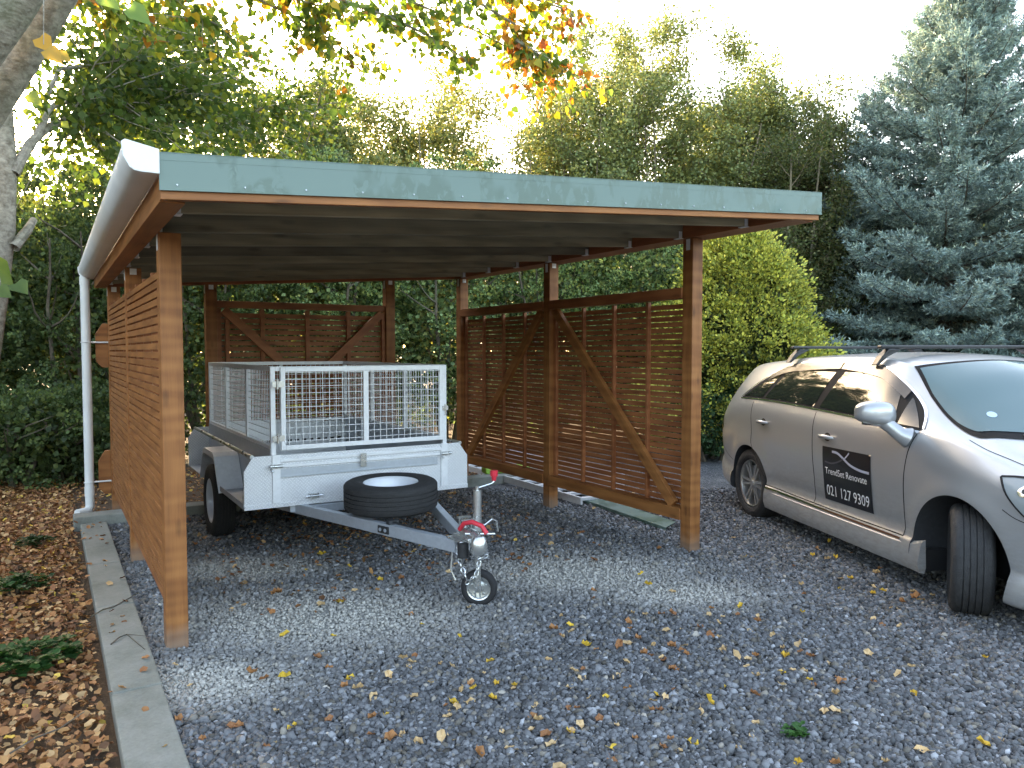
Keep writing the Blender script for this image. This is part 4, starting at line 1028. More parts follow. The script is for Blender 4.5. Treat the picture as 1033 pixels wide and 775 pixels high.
# door sign
sx0, sx1, sz0, sz1 = 1.275, 1.88, .425, .84
sign = overlay('magnetic_sign', [(sx0, sz0), (sx1, sz0+.005), (sx1-.005, sz1+.005), (sx0, sz1)], simple('black_sign', (.008, .009, .012), .35, 0, .1, 6, .3), car, .004, 'side', -1, .05)
tag(sign, 'black magnetic sign with white lettering on the front door')
def text_on(txt, x0, x1, zb, h, name):
    cu = bpy.data.curves.new(name, 'FONT'); cu.body = txt; cu.size = 1; cu.resolution_u = 4; cu.offset = -.004
    o = bpy.data.objects.new(name, cu); COL.objects.link(o); dg = bpy.context.evaluated_depsgraph_get(); bpy.context.view_layer.update()
    me = bpy.data.meshes.new_from_object(o.evaluated_get(bpy.context.evaluated_depsgraph_get())); bpy.data.objects.remove(o)
    xs = [v.co.x for v in me.vertices]; ys = [v.co.y for v in me.vertices]; mx, Mx, My = min(xs), max(xs), max(ys)
    bm = bmesh.new(); bm.from_mesh(me)
    for v in bm.verts:
        X = x0+(v.co.x-mx)/(Mx-mx)*(x1-x0); Z = zb+v.co.y/My*h
        hh, nn_, _, _ = bvh.ray_cast(Vector((X, -2, Z)), Vector((0, 1, 0))); v.co = hh+nn_*.0062
    bm.to_mesh(me); bm.free(); me.materials.clear()
    for p_ in me.polygons: p_.material_index = 0
    return link_mesh(name, me, sign, [M['sign_white']])
M['sign_white'] = simple('white_vinyl', (.78, .80, .82), .45, 0, .03, 10)
M['sign_grey'] = simple('lilac_grey_vinyl', (.40, .41, .50), .45, 0, .05, 10)
M['sign_dim'] = simple('dim_grey_vinyl', (.07, .07, .085), .45, 0, .05, 10)
tw = sx1-sx0
text_on('TrendSet Renovate', sx0+.035, sx1-.05, .632, .050, 'sign_lettering')
text_on('021 127 9309', sx0+.04, sx1-.035, .468, .078, 'sign_lettering')
def sp(a, b): return (sx0+a*tw, sz0+b*(sz1-sz0))
overlay('swoosh', ribbon(smooth_poly([sp(.22, .93), sp(.34, .92), sp(.46, .85), sp(.60, .76), sp(.78, .71), sp(.97, .70)], 6), .018), M['sign_grey'], sign, .0062, 'side', -1, .05)
overlay('swoosh', ribbon([sp(.58, .97), sp(.53, .90), sp(.48, .84)], .012), M['sign_grey'], sign, .0066, 'side', -1, .05)
overlay('swoosh', ribbon(smooth_poly([sp(.06, .72), sp(.2, .71), sp(.34, .76), sp(.46, .84)], 6), .012), M['sign_dim'], sign, .0062, 'side', -1, .05)
# ------------------------------------------------------------------ vegetation
def rz(v, a): c, s = math.cos(a), math.sin(a); return Vector((v.x*c-v.y*s, v.x*s+v.y*c, v.z))
class Tree:
    "collects limbs (one tapering tube mesh) and leaves (one mesh)"
    def __init__(s, name, base, label, cat, group=None):
        s.root = empty(name, base); tag(s.root, label, cat, group); s.base = Vector(base); s.limb = MB(); s.P = []; s.D = []; s.Nn = []; s.S = []; s.C = []
    def tube(s, pts, r0, r1, n=6):
        k = len(pts); s.limb.tube([Vector(p)-s.base for p in pts], [r0+(r1-r0)*i/(k-1) for i in range(k)], n, cap=False)
    def put(s, P, D, Nn, size, C): s.P.append(P); s.D.append(D); s.Nn.append(Nn); s.S.append(np.full(len(P), size) if np.isscalar(size) else size); s.C.append(C)
    def done(s, bark, leafm, tmpl=LEAF_D, tf=LEAF_DF, wid=1.0, crown='crown', trunk='trunk'):
        if s.limb.v: s.limb.build(trunk, bark, s.root)
        if s.P:
            V, F, c = leaves(np.concatenate(s.P), np.concatenate(s.D), np.concatenate(s.Nn), np.concatenate(s.S), np.concatenate(s.C), tmpl, tf, wid)
            np_mesh(crown, V-np.array(s.base), F, c, leafm, s.root)
        return s.root
def curve(p, d, length, n=6, wob=.15, lift=.1):
    pts = [Vector(p)]; d = Vector(d).normalized()
    for i in range(n):
        d = (d+Vector((random.gauss(0, wob), random.gauss(0, wob), random.gauss(0, wob)+lift))).normalized(); pts.append(pts[-1]+d*length/n)
    return pts
def along(pts, t):
    t = min(max(t, 0), .999)*(len(pts)-1); i = int(t); return pts[i].lerp(pts[i+1], t-i), (pts[i+1]-pts[i]).normalized()
def twig_leaves(T, segs, per_m, sig, size, pal, var=.2, flat=.6, w=None, droop=0):
    "leaves around a list of polylines"
    A, B = [], []
    for pts in segs:
        for a, b in zip(pts[:-1], pts[1:]): A.append(tuple(a)); B.append(tuple(b))
    A, B = np.array(A), np.array(B); ln = np.linalg.norm(B-A, axis=1); tot = int(ln.sum()*per_m)
    i = rng.choice(len(A), tot, p=ln/ln.sum()); t = rng.random((tot, 1)); P = A[i]+(B[i]-A[i])*t+rng.normal(0, sig, (tot, 3))
    D = unit(unit(B[i]-A[i])*.5+rnd(tot)*.9+np.array([0, 0, -droop])); Nn = unit(rnd(tot)*(1-flat)+np.array([0, 0, flat]))
    T.put(P, D, Nn, size*rng.uniform(.6, 1.25, tot), pick(tot, pal, var, w))

def airy_tree(name, base, h, label, pal, spread=1.6, stems=4, per_m=60, size=.055, sig=.10, group=None, lean=.12, r0=.07, first=.25, w=None, dens=1.0, cat='tree'):
    T = Tree(name, base, label, cat, group); segs = []
    for s_ in range(stems):
        a = random.uniform(0, 6.28); hh = h*random.uniform(.78, 1.0) if s_ else h
        st = curve(Vector(base)+Vector((math.cos(a)*.12, math.sin(a)*.12, -.1)), (math.cos(a)*lean, math.sin(a)*lean, 1), hh, 9, .05, .06)
        T.tube(st, r0*random.uniform(.7, 1), .012, 7)
        nb = int(15*dens)
        for b in range(nb):
            t = first+(1-first)*(b+random.random())/nb; p, d = along(st, t); az = random.uniform(0, 6.28)
            Lb = spread*(1.05-t*.5)*random.uniform(.5, 1.1)
            br = curve(p, (math.cos(az), math.sin(az), random.uniform(.35, 1.0)), Lb, 5, .14, .12); T.tube(br, .022*(1.2-t), .005, 5); segs.append(br[2:])
            for q in range(4):
                p2, d2 = along(br, random.uniform(.3, .95)); az2 = az+random.uniform(-1.4, 1.4)
                tw = curve(p2, (math.cos(az2), math.sin(az2), random.uniform(-.1, .8)), Lb*random.uniform(.3, .55), 4, .2, .05); T.tube(tw, .008, .003, 4); segs.append(tw)
    twig_leaves(T, segs, per_m, sig, size, pal, .22, .45, w)
    return T.done(M['bark_tan'], M['leaf_far'] if name == 'slender_tree' else M['leaf'])
M['bark_tan'] = bark_mat('tan_bark', (.13, .10, .07), (.27, .22, .16), 20)

def bush(name, c, rad, n, size, pal, label, cat='shrub', group=None, clumps=220, var=.2, mat=None, lump=.28, trunk=True, fill=.22, w=None, up=.3, power=2.3, seed=None):
    "dense evergreen mass: many leaf clumps over a lumpy shell, some fill inside, limbs within; c is the base centre"
    T = Tree(name, c, label, cat, group); rx, ry, rzz = rad; C0 = np.array([c[0], c[1], c[2]+rzz])
    u = rnd(clumps*2); u = u[(u[:, 2] > -.85)][:clumps]; k = len(u)
    # super-ellipsoid shell so that hedges fill their block
    q = (np.abs(u)**power).sum(1)**(-1/power)
    lumpdir = rnd(9); lum = 1+lump*np.clip((u@lumpdir.T), 0, 1).__pow__(6).sum(1)*.6-lump*.25
    cc = C0+u*(q*lum*rng.uniform(.80, 1.03, k))[:, None]*np.array([rx, ry, rzz])
    nf = int(n*fill); ns = n-nf; i = rng.integers(0, k, ns); cr = rng.uniform(.10, .20, k)*max(.75, min(rx, rzz)/1.3)
    dirs = rnd(ns); P = cc[i]+dirs*(cr[i]*rng.random(ns)**.4)[:, None]*np.array([1, 1, .8])
    out_ = unit(P-C0); D = unit(out_*.7+rnd(ns)*.8+np.array([0, 0, up])); Nn = unit(dirs*.5+out_*.4+rnd(ns)*.5+np.array([0, 0, .5]))
    tone = rng.normal(1, .16, (k, 1))[i]
    T.put(P, D, Nn, size*rng.uniform(.6, 1.25, ns), np.clip(pick(ns, pal, var, w)*tone, .004, .8))
    v = rnd(nf); P = C0+v*((np.abs(v)**power).sum(1)**(-1/power)*rng.uniform(.45, .86, nf))[:, None]*np.array([rx, ry, rzz]); T.put(P, rnd(nf), rnd(nf), size*1.7, pick(nf, pal, var, w))
    if trunk:
        for s_ in range(5):
            a = random.uniform(0, 6.28); st = curve(Vector((c[0]+math.cos(a)*.15, c[1]+math.sin(a)*.15, c[2]-.1)), (math.cos(a)*.3*rx/rzz, math.sin(a)*.3, 1), rzz*1.7, 7, .08, .05); T.tube(st, .045, .01, 6)
            for b in range(7):
                p, d = along(st, random.uniform(.2, .95)); az = random.uniform(0, 6.28); T.tube(curve(p, (math.cos(az), math.sin(az), .4), rx*.7, 4, .12, .1), .018, .004, 4)
    return T.done(M['bark'], mat or M['leaf'])

G_DK = [(.075, .12, .045), (.10, .15, .055), (.055, .09, .036), (.15, .19, .065)]
G_MID = [(.19, .29, .12), (.24, .34, .14), (.15, .24, .10), (.34, .38, .13)]
G_YEL = [(.22, .24, .08), (.28, .28, .09), (.16, .20, .07), (.32, .29, .08), (.12, .16, .06)]
# --- hedge across the back, each bush a plant of its own
hed = [(-10.2, 11.0, 1.25, 1.2, 2.6), (-8.2, 10.6, 1.2, 1.1, 2.3), (-6.3, 11.0, 1.15, 1.1, 2.0), (-4.6, 11.6, 1.1, 1.1, 2.2), (-2.9, 12.3, 1.15, 1.1, 2.3), (-1.1, 12.9, 1.15, 1.1, 2.25), (.7, 13.4, 1.15, 1.1, 2.1), (2.3, 13.6, 1.0, 1.0, 1.9)]
hl = ['dark hedge bush at the far left edge behind the leaf litter', 'dark hedge bush behind the left tree trunk and downpipe', 'dark hedge bush seen left of the slatted side screen', 'dark green hedge bush behind the left post of the rear screen',
      'green hedge bush behind the middle of the rear slatted screen', 'dense hedge bush in the open gap right of the rear screen', 'green hedge bush behind the farthest part of the right screen', 'green hedge bush above the right screen next to the front right post']
for i, (x, y, rx, ry, h) in enumerate(hed):
    pal = G_DK if i < 4 else G_MID+[(.05, .085, .03)]*2
    bush('hedge_bush', (x, y, 0), (rx, ry, h), 30000, .050, pal, hl[i], 'hedge', 'bushes of the hedge behind the carport', clumps=330, lump=.16, power=3.2, up=.4)
# low dark shrubs in front of the left hedge
for i, (px, py, d, r_, lb) in enumerate([(15, 470, 8.8, .75, 'low dark shrub on the leaf litter at the left picture edge'), (70, 468, 9.3, .65, 'low dark shrub just left of the white downpipe')]):
    g_ = at(px, py, d); bush('low_shrub', (g_.x, g_.y, 0), (r_*1.2, r_, .55), 9000, .05, G_DK, lb, 'shrub', clumps=110, trunk=True)
# --- taller trees behind the hedge on the left
lt = [(-40, 11.8, 5.2), (75, 13.2, 4.6), (150, 12.6, 5.7), (235, 13.6, 6.6), (310, 14.4, 5.9)]
ll = ['tall leafy tree at the left edge behind the leaning trunk', 'tall backlit tree behind the gutter with the sun glaring above it', 'leafy dark green tree rising right above the gutter end', 'dense dark green tree above the left end of the green flashing', 'dark green tree above the flashing where the pale thin trees begin']
for i, (px, d, h) in enumerate(lt):
    p = at(px, 400, d); airy_tree('leafy_tree', (p.x, d, 0), h, ll[i], G_DK+[(.10, .14, .03), (.17, .19, .04)], 2.0, 4, 150, .065, .14, 'dark leafy trees behind the hedge', .14, .08, .22, dens=1.15)
# --- thin pale trees behind, light through them
at_ = [(345, 15.5, 6.4), (400, 16.5, 7.3), (450, 17.5, 8.3), (505, 17.5, 7.6), (560, 18.5, 7.8), (608, 18, 8.1), (652, 18.5, 8.8), (700, 18, 8.3), (745, 18.5, 8.0), (790, 19, 7.8), (826, 18.5, 7.0)]
al = ['short yellow green tree leftmost in the row of thin pale trees', 'thin airy tree second from the left of the pale row', 'slender multi-stemmed tree with bright yellow green top under the overhanging branch', 'sparse tree with bare pale stems showing white sky between them', 'thin yellow green tree right of the sparse bare stemmed one',
      'full green tree over the middle of the flashing', 'tallest tree of the pale row with a rounded yellow green top', 'tall green tree just right of the highest crown', 'green tree with fanning stems above the right half of the flashing', 'darker thin tree above the right end of the flashing', 'small dark olive tree between the pale row and the blue conifer']
for i, (px, d, h) in enumerate(at_):
    p = at(px, 400, d); pal = G_YEL if i < 5 else ([(.20, .25, .10), (.16, .21, .09), (.30, .31, .10), (.22, .25, .10)] if i < 9 else [(.12, .17, .07), (.15, .19, .07), (.22, .22, .08)])
    airy_tree('slender_tree', (p.x, d, 0), h, al[i], pal, 2.0 if i < 5 else 2.5, 4 if i < 5 else 5, [230, 230, 215, 130, 200, 230, 240, 235, 220, 200, 170][i], .070, .16, 'thin pale trees behind the carport', .13, .05, .22)
# --- golden conifer
def golden():
    b = at(740, 460, 11.6); T = Tree('golden_conifer', (b.x, 11.6, 0), 'rounded golden green conifer right of the carport behind the silver car', 'conifer')
    hgt, rad = 3.45, 1.42; k = 1500
    z = rng.random(k)**.85; a = rng.uniform(0, 6.283, k); prof_ = np.clip(1-z**1.25, 0, 1)**.60*(.80+.28*np.clip(z*5, 0, 1))+.03
    rr = rad*prof_*(rng.uniform(.74, 1.0, k)+.13*np.sin(a*7+z*19)*np.sin(z*27+a*3)+.24*np.sin(a*3+z*9+1)*np.sin(z*11-a*2)); C = np.stack([T.base.x+rr*np.cos(a), T.base.y+rr*np.sin(a), .1+z*(hgt-.2)], 1)
    dirs = unit(np.stack([np.cos(a), np.sin(a), np.full(k, .55)+z*.8], 1)+rng.normal(0, .2, (k, 3)))
    n = 52; i = np.repeat(np.arange(k), n); t = rng.random((len(i), 1)); side = unit(np.cross(dirs, rnd(k)))[i]
    fan = rng.normal(0, 1, (len(i), 1)); D = unit(dirs[i]+side*fan*.9+rng.normal(0, .35, (len(i), 3)))
    P = C[i]+D*t*(.10+.30*rng.random((k, 1))**2)[i]+rng.normal(0, .025, (len(i), 3))
    tone = rng.normal(1, .18, (k, 1))[i]
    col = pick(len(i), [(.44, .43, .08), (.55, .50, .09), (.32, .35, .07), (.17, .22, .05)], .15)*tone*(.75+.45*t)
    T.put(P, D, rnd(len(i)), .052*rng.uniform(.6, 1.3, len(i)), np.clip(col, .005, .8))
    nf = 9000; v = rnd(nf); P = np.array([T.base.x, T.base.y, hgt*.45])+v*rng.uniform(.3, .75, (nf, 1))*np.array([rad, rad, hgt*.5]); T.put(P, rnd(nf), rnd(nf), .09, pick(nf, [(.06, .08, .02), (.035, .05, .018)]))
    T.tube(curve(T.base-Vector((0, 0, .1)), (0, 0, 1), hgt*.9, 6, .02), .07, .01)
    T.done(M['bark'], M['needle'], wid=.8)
golden()
# --- blue conifers
def blue(px, d, h, spread, nb, label, dens=1.0, pal=None, group='tall blue green conifers', seed=0):
    b = at(px, 400, d); T = Tree('blue_conifer', (b.x, d, 0), label, 'conifer', group)
    st = curve(T.base-Vector((0, 0, .2)), (0, 0, 1), h, 12, .012, .05); T.tube(st, .17, .012, 10); A, B, TT = [], [], []
    for i in range(nb):
        t = .05+.95*((i+random.random())/nb)**1.0; p, _ = along(st, t); az = i*2.39996+random.uniform(-.4, .4)
        Lb = spread*((1-t)**.76*1.0+.05)*random.uniform(.72, 1.12)
        if t < .12: Lb *= .8
        sl = -.12+.95*t**1.3+random.uniform(-.12, .12); n = 8; pts = [p]; dd = Vector((math.cos(az), math.sin(az), sl)).normalized()
        for q in range(n):
            dd = (dd+Vector((random.gauss(0, .05), random.gauss(0, .05), (-.05 if q < 4 else .10)+.02))).normalized(); pts.append(pts[-1]+dd*Lb/n)
        T.tube(pts, .03*(1.15-t)+.006, .005, 5)
        m_ = max(6, int(Lb/.085))
        for q in range(m_):
            f = .12+.88*(q+random.random()*.6)/m_; p2, d2 = along(pts, f); sd = 1 if q % 2 else -1
            side = d2.cross(Vector((0, 0, 1))).normalized()*sd; l2 = (.62*(1-f)**.75+.14)*random.uniform(.7, 1.15)*min(1, Lb/1.2+.35)
            d3 = (d2*.75+side*.85+Vector((0, 0, random.uniform(-.12, .30)))).normalized(); e = p2+d3*l2*.55; d4 = (d3+Vector((0, 0, .28))+d2*.2).normalized(); e2 = e+d4*l2*.45
            A += [tuple(p2), tuple(e)]; B += [tuple(e), tuple(e2)]
            for w_ in range(int(l2/.13)):
                g = random.uniform(.25, .95); p5 = p2.lerp(e2, g); d5 = (d3+Vector((random.gauss(0, .6), random.gauss(0, .6), random.uniform(.0, .7)))).normalized(); A.append(tuple(p5)); B.append(tuple(p5+d5*.15))
        A.append(tuple(pts[-2])); B.append(tuple(pts[-1]+dd*.12))
    A, B = np.array(A), np.array(B); ln = np.linalg.norm(B-A, axis=1); tot = int(ln.sum()*105*dens)
    i = rng.choice(len(A), tot, p=ln/ln.sum()); t = rng.random((tot, 1)); ax_ = unit(B[i]-A[i]); P = A[i]+(B[i]-A[i])*t+rng.normal(0, .012, (tot, 3)); D = unit(ax_*.8+rnd(tot)*.75)
    seg = rng.normal(1, .24, (len(A), 1))[i]
    T.put(P, D, rnd(tot), .085*rng.uniform(.7, 1.2, tot), np.clip(pick(tot, pal or [(.24, .35, .335), (.30, .41, .39), (.17, .25, .24), (.38, .46, .38)], .14)*seg, .005, .8))
    print('blue needles', tot); T.done(M['bark'], M['needle'], wid=.30)
blue(948, 15.0, 8.7, 3.8, 215, 'tallest blue green conifer with its tip near the top of the picture')
blue(1085, 14.0, 6.5, 3.0, 120, 'blue green conifer cut off by the right picture edge', .9)
blue(875, 16.2, 7.1, 1.8, 105, 'narrower blue conifer at the left flank of the tallest one', .8)
# --- dark growth under and left of the conifers
for i, (px, d, rx, h, lb) in enumerate([(815, 17.0, 1.6, 2.6, 'dark olive bush filling the gap between golden and blue conifers'), (880, 17.8, 1.6, 1.9, 'dark bush under the blue conifers behind the rear roof bar'), (960, 18.4, 1.7, 1.8, 'dark bush under the tallest blue conifer'), (1050, 17.6, 1.7, 1.9, 'dark bush at the right picture edge behind the car roof')]):
    p = at(px, 400, d); bush('dark_bush', (p.x, d, 0), (rx, 1.0, h), 16000, .08, [(.035, .045, .022), (.055, .06, .025), (.09, .075, .035), (.14, .11, .05)], lb, 'shrub', 'dark bushes behind the conifers', clumps=240, lump=.25, power=2.8)
for i, (px, d, h) in enumerate([(812, 15.8, 6.4), (842, 16.6, 6.9)]):
    p = at(px, 400, d); airy_tree('dark_tree', (p.x, d, 0), h, ['dark dense tree just right of the flashing end', 'dark tree with brown twigs against the blue conifer'][i], [(.08, .11, .05), (.11, .14, .05), (.16, .16, .07)], 1.7, 4, 230, .06, .13, 'dark trees beside the blue conifers', .12, .06, .12)
g_ = at(715, 452, 10.9); bush('small_shrub', (g_.x, 10.9, 0), (.55, .5, .55), 5000, .045, [(.05, .11, .05), (.07, .14, .06)], 'small mid green shrub between the golden conifer and the car tail', 'shrub', clumps=90)
# --- far-off wood closing the horizon all round, plus an added nearer band
def woodland():
    n = 52000; a = rng.uniform(0, 6.283, n); inview = np.abs(((a-math.pi/2+math.pi) % 6.283)-math.pi) < .9
    r = rng.uniform(27, 36, n); hh = 6.0+1.3*np.sin(a*9)+.9*np.sin(a*23+1); z = rng.random(n)**.8*hh
    keep = inview | (rng.random(n) < .5); a, r, z = a[keep], r[keep], z[keep]; n = len(a)
    P = np.stack([r*np.cos(a), r*np.sin(a), z], 1)
    V, F, c = leaves(P, rnd(n), rnd(n), rng.uniform(.45, .85, n), pick(n, [(.03, .045, .02), (.05, .07, .025), (.07, .08, .03)], .2))
    n2 = 30000; a2 = rng.uniform(R(124), R(178), n2); r2 = rng.uniform(13, 18, n2)*np.where(a2 < R(133), 1.3, 1); z2 = rng.random(n2)**.8*(7.2+np.sin(a2*17))  # nearer foliage out of view at left, added to block sun glare on the car
    V2, F2, c2 = leaves(np.stack([r2*np.cos(a2), r2*np.sin(a2), z2], 1), rnd(n2), rnd(n2), rng.uniform(.18, .36, n2), pick(n2, [(.05, .08, .03), (.08, .12, .04), (.12, .15, .04)], .2))
    F = np.concatenate([F, F2+len(V)]); V = np.concatenate([V, V2]); c = np.concatenate([c, c2])
    o = np_mesh('woodland', V, F, c, M['leaf']); tag(o, 'dark far-off wood behind the hedge, with nearer foliage added out of view at left', 'woodland', kind='stuff')
woodland()

# --- foreground tree, upper left
def fore():
    base = at(-52, 500, 4.3); base.z = 0
    T = Tree('overhanging_tree', base, 'pale barked tree at the left edge whose yellowing branches hang over the carport', 'tree')
    tr_ = [base-Vector((0, 0, .1)), at(-38, 480, 4.3), at(-16, 370, 4.3), at(-6, 300, 4.3), at(2, 230, 4.3), at(4, 165, 4.3), at(0, 100, 4.35), at(-18, 20, 4.4), at(-54, -90, 4.4)]
    T.tube(tr_, .078, .055, 16)
    T.tube([at(-60, 190, 3.9), at(-20, 125, 3.85), at(22, 62, 3.8), at(62, -5, 3.7), at(110, -90, 3.6)], .085, .06, 14)
    T.tube([at(-70, 120, 3.6), at(-30, 66, 3.55), at(10, 12, 3.5), at(46, -45, 3.45)], .095, .08, 14)
    lines = []
    def br(ps, r0, r1, n=8): q = [at(*p) for p in ps]; T.tube(q, r0, r1, n); lines.append(q); return q
    br([(14, 175, 4.3), (30, 145, 4.4), (50, 127, 4.6), (80, 117, 4.9), (130, 112, 5.5), (190, 95, 6.2), (270, 60, 7)], .030, .007)
    br([(30, 150, 4.4), (52, 108, 4.6), (90, 95, 5.0), (135, 80, 5.8), (200, 60, 6.6)], .022, .005)
    br([(46, 100, 4.6), (60, 70, 4.8), (90, 66, 5.2), (130, 50, 5.8), (175, 20, 6.4)], .015, .005)
    br([(14, 250, 4.3), (28, 232, 4.4), (34, 222, 4.5)], .03, .02)
    br([(120, 110, 5.5), (180, 120, 6.5), (240, 118, 7.2), (300, 100, 7.8)], .014, .005)
    # mass of small leaves a few metres further, over the carport
    segs = []
    for q in lines[:3]+lines[4:]:
        for i in range(46):
            p, d = along(q, random.uniform(.42, 1)); 
            tw = curve(p, (random.gauss(0, 1)+.5, random.gauss(0, .8)+.3, random.gauss(0, .7)), random.uniform(.35, .95), 4, .2, -.02); T.tube(tw, .006, .002, 4); segs.append(tw)
    twig_leaves(T, segs, 90, .07, .058, [(.055, .10, .025), (.08, .13, .03), (.14, .18, .035), (.22, .24, .04)], .2, .35, [.4, .3, .2, .1], .4)
    # unseen high crown above the frame, added to block sky reflected in the car
    segs = []
    for i in range(26):
        p0 = Vector((-4.6+random.uniform(-.5, .5), 4.6+random.uniform(-.6, .6), 4.6)); az = random.uniform(0, 6.28); q = curve(p0, (math.cos(az), math.sin(az), random.uniform(.45, 1.3)), random.uniform(2.5, 4.6), 8, .12, .03); T.tube(q, .05, .01, 6)
        for j in range(16):
            p, d = along(q, random.uniform(.25, 1)); tw = curve(p, d+Vector((random.gauss(0, .9), random.gauss(0, .9), random.gauss(0, .6))), random.uniform(.5, 1.2), 4, .2, 0)
            if all(v.z > 1.58+.50*v.y+.5 or v.y < .5 for v in tw): segs.append(tw)
    twig_leaves(T, segs, 75, .13, .085, [(.08, .14, .03), (.14, .19, .035), (.25, .26, .04)], .2, .4)
    # branches overhead with bigger autumn leaves
    segs = []; near = []
    ov = [[(90, -60, 4.0), (230, -40, 4.3), (360, -22, 4.6), (430, 8, 4.8), (490, 36, 5.0), (545, 66, 5.2)],
          [(230, -40, 4.3), (400, -45, 4.5), (500, -12, 4.7), (555, 4, 4.8), (580, 14, 4.8)],
          [(160, -50, 4.2), (240, -10, 4.5), (300, 18, 4.8), (345, 48, 5.0), (372, 70, 5.0)],
          [(100, -60, 4.0), (150, -20, 4.4), (190, 12, 4.6), (235, 32, 4.8)],
          [(300, -35, 4.5), (330, -5, 4.6), (395, 18, 4.7), (440, 40, 4.8), (470, 60, 4.9)],
          [(420, -30, 4.5), (470, -5, 4.6), (520, 25, 4.8), (530, 48, 4.9)],
          [(60, -40, 4.0), (90, -5, 4.2), (130, 15, 4.3)], [(230, -30, 4.4), (280, -6, 4.6), (330, 8, 4.8)], [(520, 40, 4.8), (550, 60, 4.9), (568, 74, 5.0)]]
    for ps in ov:
        q = br(ps, .014, .004, 6); segs.append(q[1:])
        for i in range(15):
            p, d = along(q, random.uniform(.12, 1)); tw = curve(p, d*.7+Vector((random.gauss(0, .6), random.gauss(0, .6), random.gauss(0, .35)-.25)), random.uniform(.15, .38), 4, .2, -.06); T.tube(tw, .0035, .0015, 4); segs.append(tw)
    n0 = len(T.P)
    T2 = Tree('x', base, 'x', 'x'); twig_leaves(T2, segs, 62, .035, .047, [(.10, .17, .03), (.17, .22, .035), (.34, .32, .04), (.45, .30, .04), (.42, .17, .03)], .18, .3, [.46, .27, .15, .08, .04], .8)
    # redder leaves towards the tip on the right
    Pc = T2.P[0]; tip = Pc[:, 0] > at(505, 60, 5.0).x; m_ = tip & (rng.random(len(Pc)) < .45); T2.C[0][m_] = pick(m_.sum(), [(.55, .22, .03), (.50, .33, .04), (.42, .12, .03)], .15)
    # a few very near leaves hanging at the left edge
    T3 = [(28, 500, 1.7, 0)]
    P_, D_, N_, S_, C_ = [], [], [], [], []
    for px, py, d, s_, c in [(-2, 292, 1.75, .040, (.08, .13, .03)), (-8, 266, 1.9, .07, (.10, .15, .03)), (16, 286, 1.8, .045, (.07, .12, .03)), (40, 38, 3.1, .075, (.55, .30, .05)), (47, 50, 3.0, .07, (.50, .30, .06)), (58, 55, 3.2, .06, (.45, .30, .06)), (130, 8, 2.8, .085, (.14, .24, .06)), (100, -4, 2.9, .08, (.2, .3, .07)), (28, 95, 3.3, .065, (.26, .30, .06))]:
        P_.append(tuple(at(px, py, d))); D_.append((random.uniform(.3, .9), random.uniform(-.3, .3), -.45)); N_.append((random.gauss(0, .3), -.8, .5)); S_.append(s_); C_.append(c)
    T2.put(np.array(P_), np.array(D_), np.array(N_), np.array(S_), np.array(C_))
    T.tube([at(-60, 120, 2.4), at(-30, 200, 2.0), at(-8, 250, 1.9), at(0, 285, 1.77)], .004, .002, 5)
    T.tube([at(46, -60, 3.3), at(44, 0, 3.1), at(44, 45, 3.05)], .003, .0015, 5)
    V, F, c = leaves(np.concatenate(T2.P), np.concatenate(T2.D), np.concatenate(T2.Nn), np.concatenate(T2.S), np.concatenate(T2.C), LEAF_H, LEAF_HF, .95)
    np_mesh('autumn_leaves', V-np.array(base), F, c, M['leaf'], T.root); bpy.data.objects.remove(T2.root)
    T.done(M['bark_pale'], M['leaf'])
fore()

# --- leaf litter
LIT = [(.34, .15, .06), (.24, .10, .045), (.42, .22, .09), (.54, .33, .16), (.15, .07, .035), (.62, .40, .08)]
LC = np.array([[0, 0, 0], [.22, .12, .10], [.40, .40, .02], [.30, .75, .14], [0, 1, .02], [-.30, .75, .16], [-.40, .40, .06], [-.22, .12, .12], [0, .45, -.04]])
LCF = np.array([[8, i, (i+1) % 8] for i in range(8)])
def litter():
    P = []
    def area(n, u0, u1, v0, v1, f=None):
        u = rng.uniform(u0, u1, n); v = rng.uniform(v0, v1, n)
        if f is not None: k_ = f(u, v); u, v = u[k_], v[k_]
        c, s = math.cos(SA), math.sin(SA); x = SO.x+u*c-v*s; y = SO.y+u*s+v*c; k_ = (y > 2.2) & (np.abs(x) < .75*y+.3); return np.stack([x[k_], y[k_]], 1)
    A1 = area(52000, -4.5, -.33, -2.5, 6.5); A2 = area(9000, -6, -.2, 3.7, 9, None); A3 = area(3500, -.2, 4.6, 3.68, 6.5)
    kb = area(55, -.31, -.11, -2.5, 3.4)
    under = area(2400, .4, 3.4, .1, 3.4, lambda u, v: rng.random(len(u)) < .12+.88*np.exp(-((v-2.2)/1.1)**2-((u-1.9)/.9)**2))
    XY = np.concatenate([A1, A2, A3, kb, under]); n = len(XY); nu = n-len(under)
    z = np.concatenate([rng.random(nu-len(kb))**1.3*.040, rng.uniform(.056, .068, len(kb)), rng.uniform(.010, .03, len(under))])
    D = rnd(n)*np.array([1, 1, .35]); Nn = unit(rnd(n)*.55+np.array([0, 0, 1])); sz = rng.uniform(.022, .052, n)
    V, F, c = leaves(np.column_stack([XY, z]), D, Nn, sz, pick(n, LIT, .22, [.27, .22, .22, .15, .10, .04]), LC*np.array([1, 1, 1.3]), LCF)
    o = np_mesh('leaf_litter', V, F, c, M['dryleaf']); tag(o, 'thick brown autumn leaf litter left of the concrete kerb and under the trailer', 'leaf litter', kind='stuff')
litter()
